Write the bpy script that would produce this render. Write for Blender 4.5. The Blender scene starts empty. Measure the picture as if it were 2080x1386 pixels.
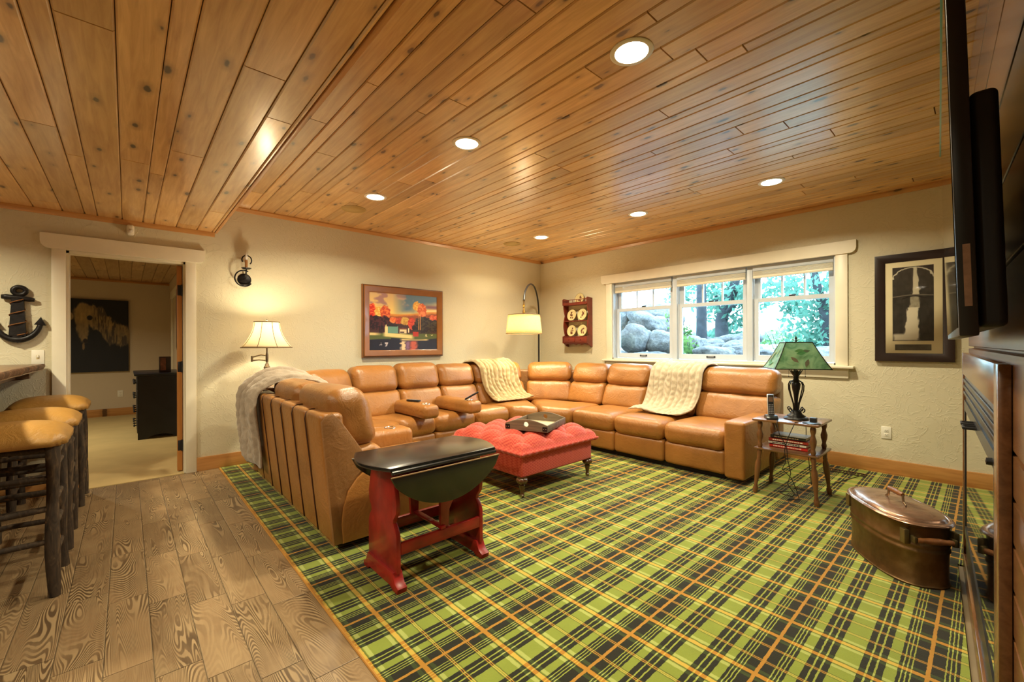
import bpy, bmesh, math, random
import numpy as np
from mathutils import Vector, Matrix, noise as mnoise

random.seed(7)
rng = np.random.default_rng(11)
S = bpy.context.scene
COL = S.collection
PI = math.pi

# ------------------------------------------------------------------ camera
cam_d = bpy.data.cameras.new('camera')
cam = bpy.data.objects.new('camera', cam_d)
COL.objects.link(cam)
cam_d.sensor_width = 36.0
cam_d.lens = 868.4 / 2080 * 36
cam_d.shift_y = 6.5 / 2080
cam_d.clip_start = 0.02
cam_d.clip_end = 200
cam.matrix_world = (Matrix.Translation((0, 0, 1.24)) @ Matrix.Rotation(math.radians(47.97), 4, 'Z')
                    @ Matrix.Rotation(math.radians(90), 4, 'X') @ Matrix.Rotation(-0.0034, 4, 'Z'))
S.camera = cam

# ------------------------------------------------------------------ world, exposure
W = bpy.data.worlds.new('world')
S.world = W
W.use_nodes = True
bg = W.node_tree.nodes['Background']
bg.inputs['Color'].default_value = (0.58, 0.84, 1.0, 1)
bg.inputs['Strength'].default_value = 10.0
S.view_settings.view_transform = 'Standard'
S.view_settings.look = 'None'
S.view_settings.gamma = 1
S.view_settings.use_curve_mapping = False
S.view_settings.exposure = 0.33
WARM = (1.0, 0.89, 0.62)

# ------------------------------------------------------------------ dimensions
XA, YB = -5.2, 5.36          # left wall and window wall
ZC, ZL = 2.67, 2.37          # main ceiling, lower ceiling
YS = 0.69                    # edge of lower ceiling and of the carpet
XR, YN = 0.95, -4.2          # right wall, wall behind


# ------------------------------------------------------------------ mesh builder
class MB:
    def __init__(s):
        s.v, s.f = [], []

    def add(s, vs, fs):
        o = len(s.v)
        s.v += [tuple(p) for p in vs]
        s.f += [tuple(i + o for i in f) for f in fs]
        return s

    def box(s, x0, x1, y0, y1, z0, z1, c=0.0):
        if c <= 0:
            vs = [(x, y, z) for z in (z0, z1) for y in (y0, y1) for x in (x0, x1)]
            fs = [(0, 2, 3, 1), (4, 5, 7, 6), (0, 1, 5, 4), (2, 6, 7, 3), (0, 4, 6, 2), (1, 3, 7, 5)]
            return s.add(vs, fs)
        bm = bmesh.new()
        bmesh.ops.create_cube(bm, size=1)
        for v in bm.verts:
            v.co = Vector(((x0 + x1) / 2 + v.co.x * (x1 - x0), (y0 + y1) / 2 + v.co.y * (y1 - y0), (z0 + z1) / 2 + v.co.z * (z1 - z0)))
        c = min(c, 0.45 * min(abs(x1 - x0), abs(y1 - y0), abs(z1 - z0)))
        bmesh.ops.bevel(bm, geom=bm.edges[:], offset=c, segments=2, profile=0.5, affect='EDGES')
        return s.bm(bm)

    def bm(s, bm):
        bm.verts.index_update()
        s.add([v.co[:] for v in bm.verts], [[v.index for v in f.verts] for f in bm.faces])
        bm.free()
        return s

    def hexa(s, c8):       # 8 corners: bottom 4 ccw, top 4 ccw
        return s.add(c8, [(0, 3, 2, 1), (4, 5, 6, 7), (0, 1, 5, 4), (1, 2, 6, 5), (2, 3, 7, 6), (3, 0, 4, 7)])

    def prism(s, pts, axis, t0, t1, c=0.0):
        # pts: 2D outline; axis 'x': (y,z), 'y': (x,z), 'z': (x,y)
        def P(a, b, t):
            return {'x': (t, a, b), 'y': (a, t, b), 'z': (a, b, t)}[axis]
        n = len(pts)
        vs = [P(a, b, t0) for a, b in pts] + [P(a, b, t1) for a, b in pts]
        fs = [tuple(range(n))[::-1], tuple(range(n, 2 * n))] + [(i, (i + 1) % n, n + (i + 1) % n, n + i) for i in range(n)]
        if c <= 0:
            return s.add(vs, fs)
        bm = bmesh.new()
        bv = [bm.verts.new(p) for p in vs]
        for f in fs:
            bm.faces.new([bv[i] for i in f])
        bmesh.ops.recalc_face_normals(bm, faces=bm.faces[:])
        eds = [e for f in bm.faces if len(f.verts) == n and n != 4 for e in f.edges] if n != 4 else bm.edges[:]
        bmesh.ops.bevel(bm, geom=list(set(eds)), offset=c, segments=2, profile=0.5, affect='EDGES')
        return s.bm(bm)

    def lathe(s, prof, cx=0, cy=0, seg=24, ax=None, closed=False):
        # prof: (r, z) pairs; ax: optional Matrix applied
        vs, fs = [], []
        n = len(prof)
        for i in range(seg):
            a = 2 * PI * i / seg
            for r, z in prof:
                p = Vector((r * math.cos(a), r * math.sin(a), z))
                if ax is not None:
                    p = ax @ p
                vs.append((p.x + cx, p.y + cy, p.z))
        for i in range(seg):
            j = (i + 1) % seg
            for k in range(n - 1):
                fs.append((i * n + k, j * n + k, j * n + k + 1, i * n + k + 1))
            if closed:
                fs.append((i * n + n - 1, j * n + n - 1, j * n, i * n))
        if not closed:
            if prof[0][0] > 1e-6:
                fs.append(tuple(i * n for i in range(seg))[::-1])
            if prof[-1][0] > 1e-6:
                fs.append(tuple(i * n + n - 1 for i in range(seg)))
        return s.add(vs, fs)

    def tube(s, pts, r, seg=8, flat=1.0, cap=True):
        pts = [Vector(p) for p in pts]
        n = len(pts)
        rs = r if isinstance(r, (list, tuple)) else [r] * n
        up = None
        vs, fs = [], []
        for i in range(n):
            t = (pts[min(i + 1, n - 1)] - pts[max(i - 1, 0)]).normalized()
            if up is None:
                up = Vector((0, 0, 1)) if abs(t.z) < 0.9 else Vector((1, 0, 0))
            a = t.cross(up)
            if a.length < 1e-5:
                a = t.orthogonal()
            a.normalize()
            b = a.cross(t).normalized()
            up = b
            for k in range(seg):
                th = 2 * PI * k / seg
                vs.append(tuple(pts[i] + a * (rs[i] * math.cos(th)) + b * (rs[i] * flat * math.sin(th))))
        for i in range(n - 1):
            for k in range(seg):
                k2 = (k + 1) % seg
                fs.append((i * seg + k, i * seg + k2, (i + 1) * seg + k2, (i + 1) * seg + k))
        if cap:
            fs.append(tuple(range(seg))[::-1])
            fs.append(tuple(range((n - 1) * seg, n * seg)))
        return s.add(vs, fs)

    def puff(s, c8, r=0.05, bulge=(0.05, 0.05, 0.08), mid=6, wr=0.0, seed=0):
        # c8[i][j][k] corner for x,y,z sides; rounded, swollen block mapped trilinearly
        C = np.array(c8, float).reshape(2, 2, 2, 3)
        dims = [np.linalg.norm((C[1] - C[0]).mean((0, 1))), np.linalg.norm((C[:, 1] - C[:, 0]).mean((0, 1))),
                np.linalg.norm((C[:, :, 1] - C[:, :, 0]).mean((0, 1)))]
        rf = [min(0.98, 2 * r / d) for d in dims]
        ax = []
        for a in range(3):
            z = [1 - rf[a] + rf[a] * q for q in (0.0, 0.30, 0.62, 1.0)]
            m = list(np.linspace(-(1 - rf[a]), 1 - rf[a], mid))
            ax.append([-q for q in z[:0:-1]] + m + z[1:])
        key, vs, fs = {}, [], []

        def vid(p):
            k = tuple(round(q, 5) for q in p)
            if k in key:
                return key[k]
            inn = [max(-(1 - rf[a]), min(1 - rf[a], p[a])) for a in range(3)]
            d = [(p[a] - inn[a]) / rf[a] for a in range(3)]
            L = math.sqrt(sum(q * q for q in d)) or 1
            q = [inn[a] + rf[a] * d[a] / L for a in range(3)]
            g = list(q)
            for a in range(3):
                b, c = (a + 1) % 3, (a + 2) % 3
                g[a] = q[a] * (1 + bulge[a] * max(0, 1 - q[b] ** 2) * max(0, 1 - q[c] ** 2))
            w = [(g[a] + 1) / 2 for a in range(3)]
            P = np.zeros(3)
            for i in (0, 1):
                for j in (0, 1):
                    for l in (0, 1):
                        P += C[i, j, l] * ((w[0] if i else 1 - w[0]) * (w[1] if j else 1 - w[1]) * (w[2] if l else 1 - w[2]))
            if wr:
                nn = Vector(d).normalized()
                P += np.array(nn) * wr * mnoise.noise(Vector(P) * 9 + Vector((seed, seed * 2.3, 0)))
            key[k] = len(vs)
            vs.append(tuple(P))
            return key[k]
        for a in range(3):
            b, c = (a + 1) % 3, (a + 2) % 3
            for sg in (-1, 1):
                for i in range(len(ax[b]) - 1):
                    for j in range(len(ax[c]) - 1):
                        q = []
                        for (u, v) in ((i, j), (i + 1, j), (i + 1, j + 1), (i, j + 1)):
                            p = [0, 0, 0]
                            p[a], p[b], p[c] = sg, ax[b][u], ax[c][v]
                            q.append(vid(p))
                        fs.append(tuple(q) if sg > 0 else tuple(q[::-1]))
        return s.add(vs, fs)

    def grid(s, P, closed_u=False):
        # P[i][j] points
        n, m = len(P), len(P[0])
        vs = [tuple(p) for row in P for p in row]
        fs = [(i * m + j, i * m + j + 1, (i + 1) * m + j + 1, (i + 1) * m + j) for i in range(n - 1) for j in range(m - 1)]
        return s.add(vs, fs)

    def xf(s, M):
        s.v = [tuple(M @ Vector(p)) for p in s.v]
        return s


def c8box(x0, x1, y0, y1, z0, z1):
    return [[[(x, y, z) for z in (z0, z1)] for y in (y0, y1)] for x in (x0, x1)]


def thing(name, label, cat, loc=(0, 0, 0), rz=0, group=None):
    o = bpy.data.objects.new(name, None)
    COL.objects.link(o)
    o.location = loc
    o.rotation_euler = (0, 0, rz)
    o.empty_display_size = 0.1
    o['label'] = label
    o['category'] = cat
    if group:
        o['group'] = group
    return o


def basis(o):
    return Matrix.Translation(o.location) @ Matrix.Rotation(o.rotation_euler.z, 4, 'Z')


def obj(name, mb, m, parent=None, local=False, smooth=40, label=None, cols=None):
    """link mb as one mesh object; world coordinates unless local=True"""
    vs = mb.v
    root = parent
    while root is not None and root.parent is not None:
        root = root.parent
    if parent is not None and not local:
        inv = basis(root).inverted()
        if parent is not root:
            inv = (basis(root) @ Matrix.Translation(parent.location)).inverted()
        vs = [tuple(inv @ Vector(p)) for p in vs]
    off = Vector((0, 0, 0))
    A = np.array(vs, float)
    lo, hi = A.min(0), A.max(0)
    off = Vector(((lo[0] + hi[0]) / 2, (lo[1] + hi[1]) / 2, lo[2])) if parent is None else Vector((lo + hi) / 2)
    A = A - np.array(off)
    me = bpy.data.meshes.new(name)
    me.from_pydata(A.tolist(), [], mb.f)
    me.update()
    bm = bmesh.new()
    bm.from_mesh(me)
    bmesh.ops.recalc_face_normals(bm, faces=bm.faces[:])
    bm.to_mesh(me)
    bm.free()
    if smooth:
        me.shade_smooth()
        if smooth < 180:
            me.set_sharp_from_angle(angle=math.radians(smooth))
    if cols is not None:
        ca = me.color_attributes.new('Col', 'FLOAT_COLOR', 'POINT')
        c4 = np.ones((len(cols), 4), np.float32)
        c4[:, :3] = cols
        ca.data.foreach_set('color', c4.ravel())
    o = bpy.data.objects.new(name, me)
    COL.objects.link(o)
    me.materials.append(m)
    o.location = off
    if parent is not None:
        o.parent = parent
    if label:
        o['label'] = label
    return o


def top(name, mb, m, label, cat, group=None, smooth=40, cols=None, kind=None):
    o = obj(name, mb, m, None, smooth=smooth, cols=cols)
    o['label'] = label
    o['category'] = cat
    if group:
        o['group'] = group
    if kind:
        o['kind'] = kind
    return o


def struct(name, mb, m, parent=None, label=None, smooth=30):
    o = obj(name, mb, m, parent, smooth=smooth, label=label)
    if parent is None:
        o['kind'] = 'structure'
    return o


def copy_tree(o, parent=None):
    c = o.copy()
    COL.objects.link(c)
    c.parent = parent
    for ch in list(o.children):
        copy_tree(ch, c)
    return c


def area(name, loc, size, power, color=WARM, rot=(0, 0, 0), spread=PI, shape='DISK', parent=None):
    d = bpy.data.lights.new(name, 'AREA')
    d.shape = shape
    d.size = size
    d.energy = power
    d.color = color
    d.spread = spread
    o = bpy.data.objects.new(name, d)
    COL.objects.link(o)
    o.location = loc
    o.rotation_euler = rot
    if parent:
        o.parent = parent
    return o


def bulb(name, loc, power, r=0.04, color=WARM, parent=None):
    d = bpy.data.lights.new(name, 'POINT')
    d.energy = power
    d.color = color
    d.shadow_soft_size = r
    o = bpy.data.objects.new(name, d)
    COL.objects.link(o)
    o.location = loc
    if parent:
        o.parent = parent
    return o


def lin(r, g, b):
    return tuple(((c / 255) / 12.92 if c / 255 <= 0.04045 else ((c / 255 + 0.055) / 1.055) ** 2.4) for c in (r, g, b))


# ------------------------------------------------------------------ materials
def newmat(name):
    m = bpy.data.materials.new(name)
    m.use_nodes = True
    nt = m.node_tree
    return m, nt, nt.nodes['Principled BSDF']


def N(nt, t, props=None, ins=None):
    n = nt.nodes.new('ShaderNode' + t)
    for k, v in (props or {}).items():
        setattr(n, k, v)
    for k, v in (ins or {}).items():
        if hasattr(v, 'is_linked') or isinstance(v, bpy.types.NodeSocket):
            nt.links.new(v, n.inputs[k])
        else:
            i = n.inputs[k]
            if i.type == 'RGBA' and len(v) == 3:
                v = tuple(v) + (1,)
            i.default_value = v
    return n


def mt(nt, op, a, b=None, c=None):
    ins = {0: a}
    if b is not None:
        ins[1] = b
    if c is not None:
        ins[2] = c
    return N(nt, 'Math', {'operation': op}, ins).outputs[0]


def mix(nt, f, a, b, mode='MIX'):
    n = nt.nodes.new('ShaderNodeMix')
    n.data_type = 'RGBA'
    n.blend_type = mode
    for i, v in ((0, f), (6, a), (7, b)):
        if isinstance(v, bpy.types.NodeSocket):
            nt.links.new(v, n.inputs[i])
        else:
            n.inputs[i].default_value = v if i == 0 else tuple(v) + ((1,) if len(v) == 3 else ())
    return n.outputs[2]


def ramp(nt, fac, stops):
    n = nt.nodes.new('ShaderNodeValToRGB')
    e = n.color_ramp.elements
    while len(e) < len(stops):
        e.new(0.5)
    for k, (p, c) in enumerate(stops):
        e[k].position = p
        e[k].color = tuple(c) + (1,)
    nt.links.new(fac, n.inputs[0])
    return n.outputs[0]


def bump(nt, b, h, strength=0.2, dist=0.01):
    n = N(nt, 'Bump', None, {'Height': h, 'Strength': strength, 'Distance': dist})
    nt.links.new(n.outputs[0], b.inputs['Normal'])


def setb(nt, b, **k):
    names = {'color': 'Base Color', 'rough': 'Roughness', 'metal': 'Metallic', 'spec': 'Specular IOR Level', 'coat': 'Coat Weight',
             'coatr': 'Coat Roughness', 'sheen': 'Sheen Weight', 'alpha': 'Alpha', 'trans': 'Transmission Weight',
             'emc': 'Emission Color', 'ems': 'Emission Strength', 'sheenr': 'Sheen Roughness'}
    for q, v in k.items():
        i = b.inputs[names[q]]
        if isinstance(v, bpy.types.NodeSocket):
            nt.links.new(v, i)
        else:
            i.default_value = tuple(v) + (1,) if (i.type == 'RGBA' and len(v) == 3) else v


def plain(name, color, rough=0.5, metal=0.0, var=0.12, vs=6.0, bmp=0.0, bs=60.0, **k):
    """simple procedural: base colour with a soft noise variation and optional fine bump"""
    m, nt, b = newmat(name)
    tc = N(nt, 'TexCoord').outputs['Object']
    nz = N(nt, 'TexNoise', None, {'Vector': tc, 'Scale': vs, 'Detail': 4.0}).outputs['Fac']
    lo = tuple(c * (1 - var) for c in color)
    hi = tuple(min(1, c * (1 + var)) for c in color)
    setb(nt, b, color=ramp(nt, nz, [(0.3, lo), (0.7, hi)]), rough=rough, metal=metal, **k)
    if bmp:
        n2 = N(nt, 'TexNoise', None, {'Vector': tc, 'Scale': bs, 'Detail': 3.0}).outputs['Fac']
        bump(nt, b, n2, bmp, 0.005)
    return m


def wood(name, c_dark, c_light, rough=0.4, along='x', knots=0.0, gs=1.0, coat=0.0, rnd=0.25, knotc=(0.05, 0.02, 0.008), kden=0.5):
    m, nt, b = newmat(name)
    tc = N(nt, 'TexCoord').outputs['Object']
    oi = N(nt, 'ObjectInfo').outputs['Random']
    ofs = N(nt, 'CombineXYZ', None, {0: mt(nt, 'MULTIPLY', oi, 37.0), 1: mt(nt, 'MULTIPLY', oi, 91.0), 2: mt(nt, 'MULTIPLY', oi, 53.0)}).outputs[0]
    v0 = N(nt, 'VectorMath', {'operation': 'ADD'}, {0: tc, 1: ofs}).outputs[0]
    sc = {'x': (1.2, 16, 16), 'y': (16, 1.2, 16), 'z': (16, 16, 1.2)}[along]
    mp = N(nt, 'Mapping', None, {'Vector': v0, 'Scale': tuple(q * gs for q in sc)}).outputs[0]
    n1 = N(nt, 'TexNoise', None, {'Vector': mp, 'Scale': 2.2, 'Detail': 6.0, 'Roughness': 0.6, 'Distortion': 0.6}).outputs['Fac']
    big = N(nt, 'TexNoise', None, {'Vector': v0, 'Scale': 1.6, 'Detail': 2.0}).outputs['Fac']
    f = mt(nt, 'ADD', mt(nt, 'MULTIPLY', n1, 0.75), mt(nt, 'MULTIPLY', big, 0.3))
    col = ramp(nt, f, [(0.32, c_dark), (0.68, c_light)])
    tone = mt(nt, 'ADD', mt(nt, 'MULTIPLY', oi, rnd), 1 - rnd / 2)
    col = mix(nt, 1.0, col, N(nt, 'CombineColor', None, {0: tone, 1: tone, 2: tone}).outputs[0], 'MULTIPLY')
    if knots:
        ks = {'x': (2.6, 6.5, 0.01), 'y': (6.5, 2.6, 0.01), 'z': (6.5, 0.01, 2.6)}[along]
        kv = N(nt, 'Mapping', None, {'Vector': v0, 'Scale': ks}).outputs[0]
        wob = N(nt, 'TexNoise', None, {'Vector': v0, 'Scale': 22.0, 'Detail': 2.0}).outputs['Fac']
        vo = N(nt, 'TexVoronoi', {'voronoi_dimensions': '2D'}, {'Vector': kv, 'Scale': 1.0, 'Randomness': 1.0})
        d = mt(nt, 'ADD', vo.outputs['Distance'], mt(nt, 'MULTIPLY', mt(nt, 'SUBTRACT', wob, 0.5), 0.10))
        sel = N(nt, 'SeparateColor', None, {0: vo.outputs['Color']}).outputs[0]
        keep = mt(nt, 'LESS_THAN', sel, kden)
        size = mt(nt, 'MULTIPLY', N(nt, 'SeparateColor', None, {0: vo.outputs['Color']}).outputs[1], 0.075)
        dd = mt(nt, 'SUBTRACT', d, size)
        core = N(nt, 'MapRange', None, {0: dd, 1: 0.035, 2: 0.0, 3: 0.0, 4: 1.0}).outputs[0]
        halo = N(nt, 'MapRange', None, {0: dd, 1: 0.16, 2: 0.02, 3: 0.0, 4: 0.5}).outputs[0]
        col = mix(nt, mt(nt, 'MULTIPLY', mt(nt, 'MULTIPLY', halo, keep), knots), col, tuple(c * 0.45 for c in c_dark))
        col = mix(nt, mt(nt, 'MULTIPLY', mt(nt, 'MULTIPLY', core, keep), knots), col, knotc)
    setb(nt, b, color=col, rough=rough, coat=coat, coatr=0.2)
    bump(nt, b, n1, 0.08, 0.003)
    return m


def vcol(name, rough=0.5, coat=0.0, metal=0.0):
    m, nt, b = newmat(name)
    a = N(nt, 'VertexColor', {'layer_name': 'Col'}).outputs['Color']
    setb(nt, b, color=a, rough=rough, coat=coat, metal=metal)
    nz = N(nt, 'TexNoise', None, {'Vector': N(nt, 'TexCoord').outputs['Object'], 'Scale': 140.0, 'Detail': 2.0}).outputs['Fac']
    bump(nt, b, nz, 0.08, 0.002)
    return m


M = {}


def plaster(name, color, amp=0.35):
    m, nt, b = newmat(name)
    g = N(nt, 'NewGeometry').outputs['Position']
    mu = N(nt, 'TexNoise', None, {'Vector': g, 'Scale': 1.3, 'Detail': 3.0}).outputs['Fac']
    col = ramp(nt, mu, [(0.3, tuple(c * 0.965 for c in color)), (0.7, color)])
    w = N(nt, 'TexNoise', None, {'Vector': g, 'Scale': 7.0, 'Detail': 3.0, 'Distortion': 2.2}).outputs['Fac']
    rid = mt(nt, 'ABSOLUTE', mt(nt, 'SUBTRACT', w, 0.5))
    rid = N(nt, 'MapRange', None, {0: rid, 1: 0.0, 2: 0.035, 3: 1.0, 4: 0.0}).outputs[0]
    fine = N(nt, 'TexNoise', None, {'Vector': g, 'Scale': 55.0, 'Detail': 3.0}).outputs['Fac']
    setb(nt, b, color=col, rough=0.62, spec=0.3)
    bump(nt, b, mt(nt, 'ADD', mt(nt, 'MULTIPLY', rid, 0.7), mt(nt, 'MULTIPLY', fine, 0.35)), amp, 0.006)
    return m


M['wall'] = plaster('wall_plaster', (0.66, 0.605, 0.435))
M['bedwall'] = plaster('bedroom_plaster', (0.62, 0.52, 0.38), 0.2)
M['pine'] = wood('pine_plank', (0.44, 0.225, 0.070), (0.72, 0.455, 0.185), rough=0.30, knots=0.95, coat=1.0, rnd=0.42, kden=0.72)
M['groove'] = plain('ceiling_groove', (0.10, 0.035, 0.008), 0.6)
M['pinetrim'] = wood('pine_trim', (0.40, 0.17, 0.045), (0.58, 0.29, 0.09), rough=0.35, knots=0.8, rnd=0.1, coat=0.2, kden=0.35)
M['pinetrim_y'] = wood('pine_trim_y', (0.40, 0.17, 0.045), (0.58, 0.29, 0.09), rough=0.35, along='y', knots=0.8, rnd=0.1, coat=0.2, kden=0.35)
M['doorwood'] = wood('door_wood', (0.40, 0.14, 0.03), (0.55, 0.24, 0.06), rough=0.35, along='z', rnd=0.1)
M['cream'] = plain('cream_paint', (0.80, 0.74, 0.58), 0.4, var=0.03)
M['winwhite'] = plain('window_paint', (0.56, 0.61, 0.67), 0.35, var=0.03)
M['black'] = plain('black_metal', (0.012, 0.012, 0.014), 0.4, var=0.3)
M['blackwood'] = plain('black_painted_wood', (0.011, 0.0105, 0.010), 0.24, var=0.4, vs=14, coat=0.3, coatr=0.2)
M['iron'] = plain('wrought_iron', (0.014, 0.012, 0.012), 0.42, metal=0.5, var=0.4, vs=30, bmp=0.15)
M['whiteplastic'] = plain('white_plastic', (0.82, 0.78, 0.66), 0.35, var=0.02)
M['steel'] = plain('brushed_steel', (0.75, 0.73, 0.70), 0.22, metal=1.0, var=0.05)
M['bronze'] = plain('antique_bronze', (0.25, 0.19, 0.12), 0.35, metal=0.9, var=0.3, vs=20)


def tile_mat():
    m, nt, b = newmat('wood_look_tile')
    tc = N(nt, 'TexCoord').outputs['Object']
    oi = N(nt, 'ObjectInfo').outputs['Random']
    ofs = N(nt, 'CombineXYZ', None, {0: mt(nt, 'MULTIPLY', oi, 37.0), 1: mt(nt, 'MULTIPLY', oi, 91.0), 2: mt(nt, 'MULTIPLY', oi, 53.0)}).outputs[0]
    v = N(nt, 'VectorMath', {'operation': 'ADD'}, {0: tc, 1: ofs}).outputs[0]
    mp = N(nt, 'Mapping', None, {'Vector': v, 'Scale': (1.7, 11.0, 1.0)}).outputs[0]
    nz = N(nt, 'TexNoise', None, {'Vector': mp, 'Scale': 0.55, 'Detail': 1.5, 'Roughness': 0.45, 'Distortion': 0.5}).outputs['Fac']
    fine = N(nt, 'TexNoise', None, {'Vector': N(nt, 'Mapping', None, {'Vector': v, 'Scale': (6, 90, 1)}).outputs[0], 'Scale': 1.0, 'Detail': 3.0}).outputs['Fac']
    rings = mt(nt, 'SINE', mt(nt, 'MULTIPLY', nz, 430.0))
    rings = mt(nt, 'ADD', mt(nt, 'MULTIPLY', rings, 0.5), 0.5)
    rings = mt(nt, 'ADD', mt(nt, 'MULTIPLY', rings, 0.55), mt(nt, 'MULTIPLY', fine, 0.45))
    zone = N(nt, 'TexNoise', None, {'Vector': N(nt, 'Mapping', None, {'Vector': v, 'Scale': (2.6, 7.0, 1)}).outputs[0], 'Scale': 1.0, 'Detail': 2.0}).outputs['Fac']
    zf = N(nt, 'MapRange', None, {0: zone, 1: 0.42, 2: 0.62, 3: 0.12, 4: 0.9}).outputs[0]
    brown = mix(nt, oi, lin(98, 74, 50), lin(138, 110, 78))
    dark = mix(nt, oi, lin(62, 46, 31), lin(84, 65, 45))
    lightc = lin(164, 140, 104)
    grain = mix(nt, N(nt, 'MapRange', None, {0: rings, 1: 0.42, 2: 0.62, 3: 0.0, 4: 1.0}).outputs[0], dark, lightc)
    base = mix(nt, fine, brown, mix(nt, 0.5, brown, lightc))
    wear = N(nt, 'TexNoise', None, {'Vector': v, 'Scale': 5.0, 'Detail': 5.0}).outputs['Fac']
    base = mix(nt, N(nt, 'MapRange', None, {0: wear, 1: 0.5, 2: 0.75, 3: 0.0, 4: 0.5}).outputs[0], base, lightc)
    col = mix(nt, mt(nt, 'MULTIPLY', zf, 0.85), base, grain)
    setb(nt, b, color=col, rough=0.42, spec=0.45)
    bump(nt, b, rings, 0.06, 0.002)
    return m


M['tile'] = tile_mat()
M['grout'] = plain('tile_grout', lin(126, 110, 84), 0.8)


def carpet_mat():
    m, nt, b = newmat('plaid_carpet')
    g = N(nt, 'NewGeometry').outputs['Position']
    wob = N(nt, 'TexNoise', None, {'Vector': g, 'Scale': 46.0, 'Detail': 2.0}).outputs['Color']
    wob = N(nt, 'VectorMath', {'operation': 'SUBTRACT'}, {0: wob, 1: (0.5, 0.5, 0.5)}).outputs[0]
    wob = N(nt, 'VectorMath', {'operation': 'SCALE'}, {0: wob, 'Scale': 0.006}).outputs[0]
    p = N(nt, 'VectorMath', {'operation': 'ADD'}, {0: g, 1: wob}).outputs[0]
    xyz = N(nt, 'SeparateXYZ', None, {0: p})
    d = mt(nt, 'PINGPONG', mt(nt, 'ADD', xyz.outputs[0], 0.148), 0.21735)
    e = mt(nt, 'PINGPONG', mt(nt, 'SUBTRACT', xyz.outputs[1], 1.2175), 0.224)

    def band(s, c, h):
        return mt(nt, 'COMPARE', s, c, h)

    def union(*a):
        r = a[0]
        for q in a[1:]:
            r = mt(nt, 'MAXIMUM', r, q)
        return r
    D = union(mt(nt, 'LESS_THAN', d, 0.080), band(d, 0.1465, 0.0335))
    L = union(band(d, 0.044, 0.0020), band(d, 0.056, 0.0020), band(d, 0.068, 0.0020), band(d, 0.1355, 0.0030), band(d, 0.1575, 0.0030))
    green, dark = lin(136, 148, 58), lin(38, 37, 25)
    col = mix(nt, D, green, dark)
    col = mix(nt, L, col, lin(150, 158, 66))
    DL = mt(nt, 'MULTIPLY', D, mt(nt, 'SUBTRACT', 1.0, L))
    LB = union(band(e, 0.0495, 0.0085), band(e, 0.1035, 0.0085))
    col = mix(nt, LB, col, mix(nt, DL, lin(170, 178, 96), lin(60, 70, 34)))
    DE = union(band(e, 0.0635, 0.0028), band(e, 0.0895, 0.0028), band(e, 0.163, 0.0022), band(e, 0.181, 0.0022))
    col = mix(nt, mt(nt, 'MULTIPLY', DE, 0.55), col, lin(72, 74, 26))
    TH = union(band(e, 0.168, 0.0021), band(e, 0.176, 0.0021))
    col = mix(nt, TH, col, mix(nt, DL, lin(192, 172, 76), lin(180, 130, 50)))
    T = band(e, 0.0765, 0.0100)
    col = mix(nt, T, col, mix(nt, DL, lin(202, 170, 72), lin(182, 128, 44)))
    col = mix(nt, mt(nt, 'LESS_THAN', d, 0.0062), col, lin(178, 128, 48))
    pile = N(nt, 'TexNoise', None, {'Vector': g, 'Scale': 420.0, 'Detail': 2.0}).outputs['Fac']
    big = N(nt, 'TexNoise', None, {'Vector': g, 'Scale': 9.0, 'Detail': 4.0}).outputs['Fac']
    tone = mt(nt, 'ADD', mt(nt, 'ADD', mt(nt, 'MULTIPLY', pile, 0.24), mt(nt, 'MULTIPLY', big, 0.22)), 0.57)
    col = mix(nt, 1.0, col, N(nt, 'CombineColor', None, {0: tone, 1: tone, 2: tone}).outputs[0], 'MULTIPLY')
    setb(nt, b, color=col, rough=0.95, spec=0.1, sheen=0.15)
    bump(nt, b, pile, 0.35, 0.004)
    return m


M['carpet'] = carpet_mat()


def leather_mat(name, c, rough=0.34):
    m, nt, b = newmat(name)
    tc = N(nt, 'TexCoord').outputs['Object']
    g = N(nt, 'NewGeometry').outputs['Position']
    big = N(nt, 'TexNoise', None, {'Vector': g, 'Scale': 2.6, 'Detail': 5.0, 'Roughness': 0.6}).outputs['Fac']
    col = ramp(nt, big, [(0.28, tuple(q * 0.72 for q in c)), (0.5, c), (0.75, tuple(min(1, q * 1.22) for q in c))])
    vo = N(nt, 'TexVoronoi', {'feature': 'DISTANCE_TO_EDGE'}, {'Vector': g, 'Scale': 170.0}).outputs['Distance']
    wr = N(nt, 'TexNoise', None, {'Vector': g, 'Scale': 9.0, 'Detail': 4.0, 'Distortion': 1.8}).outputs['Fac']
    wr = mt(nt, 'ABSOLUTE', mt(nt, 'SUBTRACT', wr, 0.5))
    h = mt(nt, 'ADD', mt(nt, 'MULTIPLY', vo, 0.3), mt(nt, 'MULTIPLY', wr, 2.4))
    setb(nt, b, color=col, rough=rough, spec=0.5, coat=0.12, coatr=0.35)
    bump(nt, b, h, 0.32, 0.010)
    return m


M['leather'] = leather_mat('tan_leather', lin(156, 104, 50))
M['leatherback'] = leather_mat('tan_leather_vinyl', lin(140, 98, 56), 0.42)
M['stoolleather'] = leather_mat('stool_leather', lin(172, 128, 62), 0.45)


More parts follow.
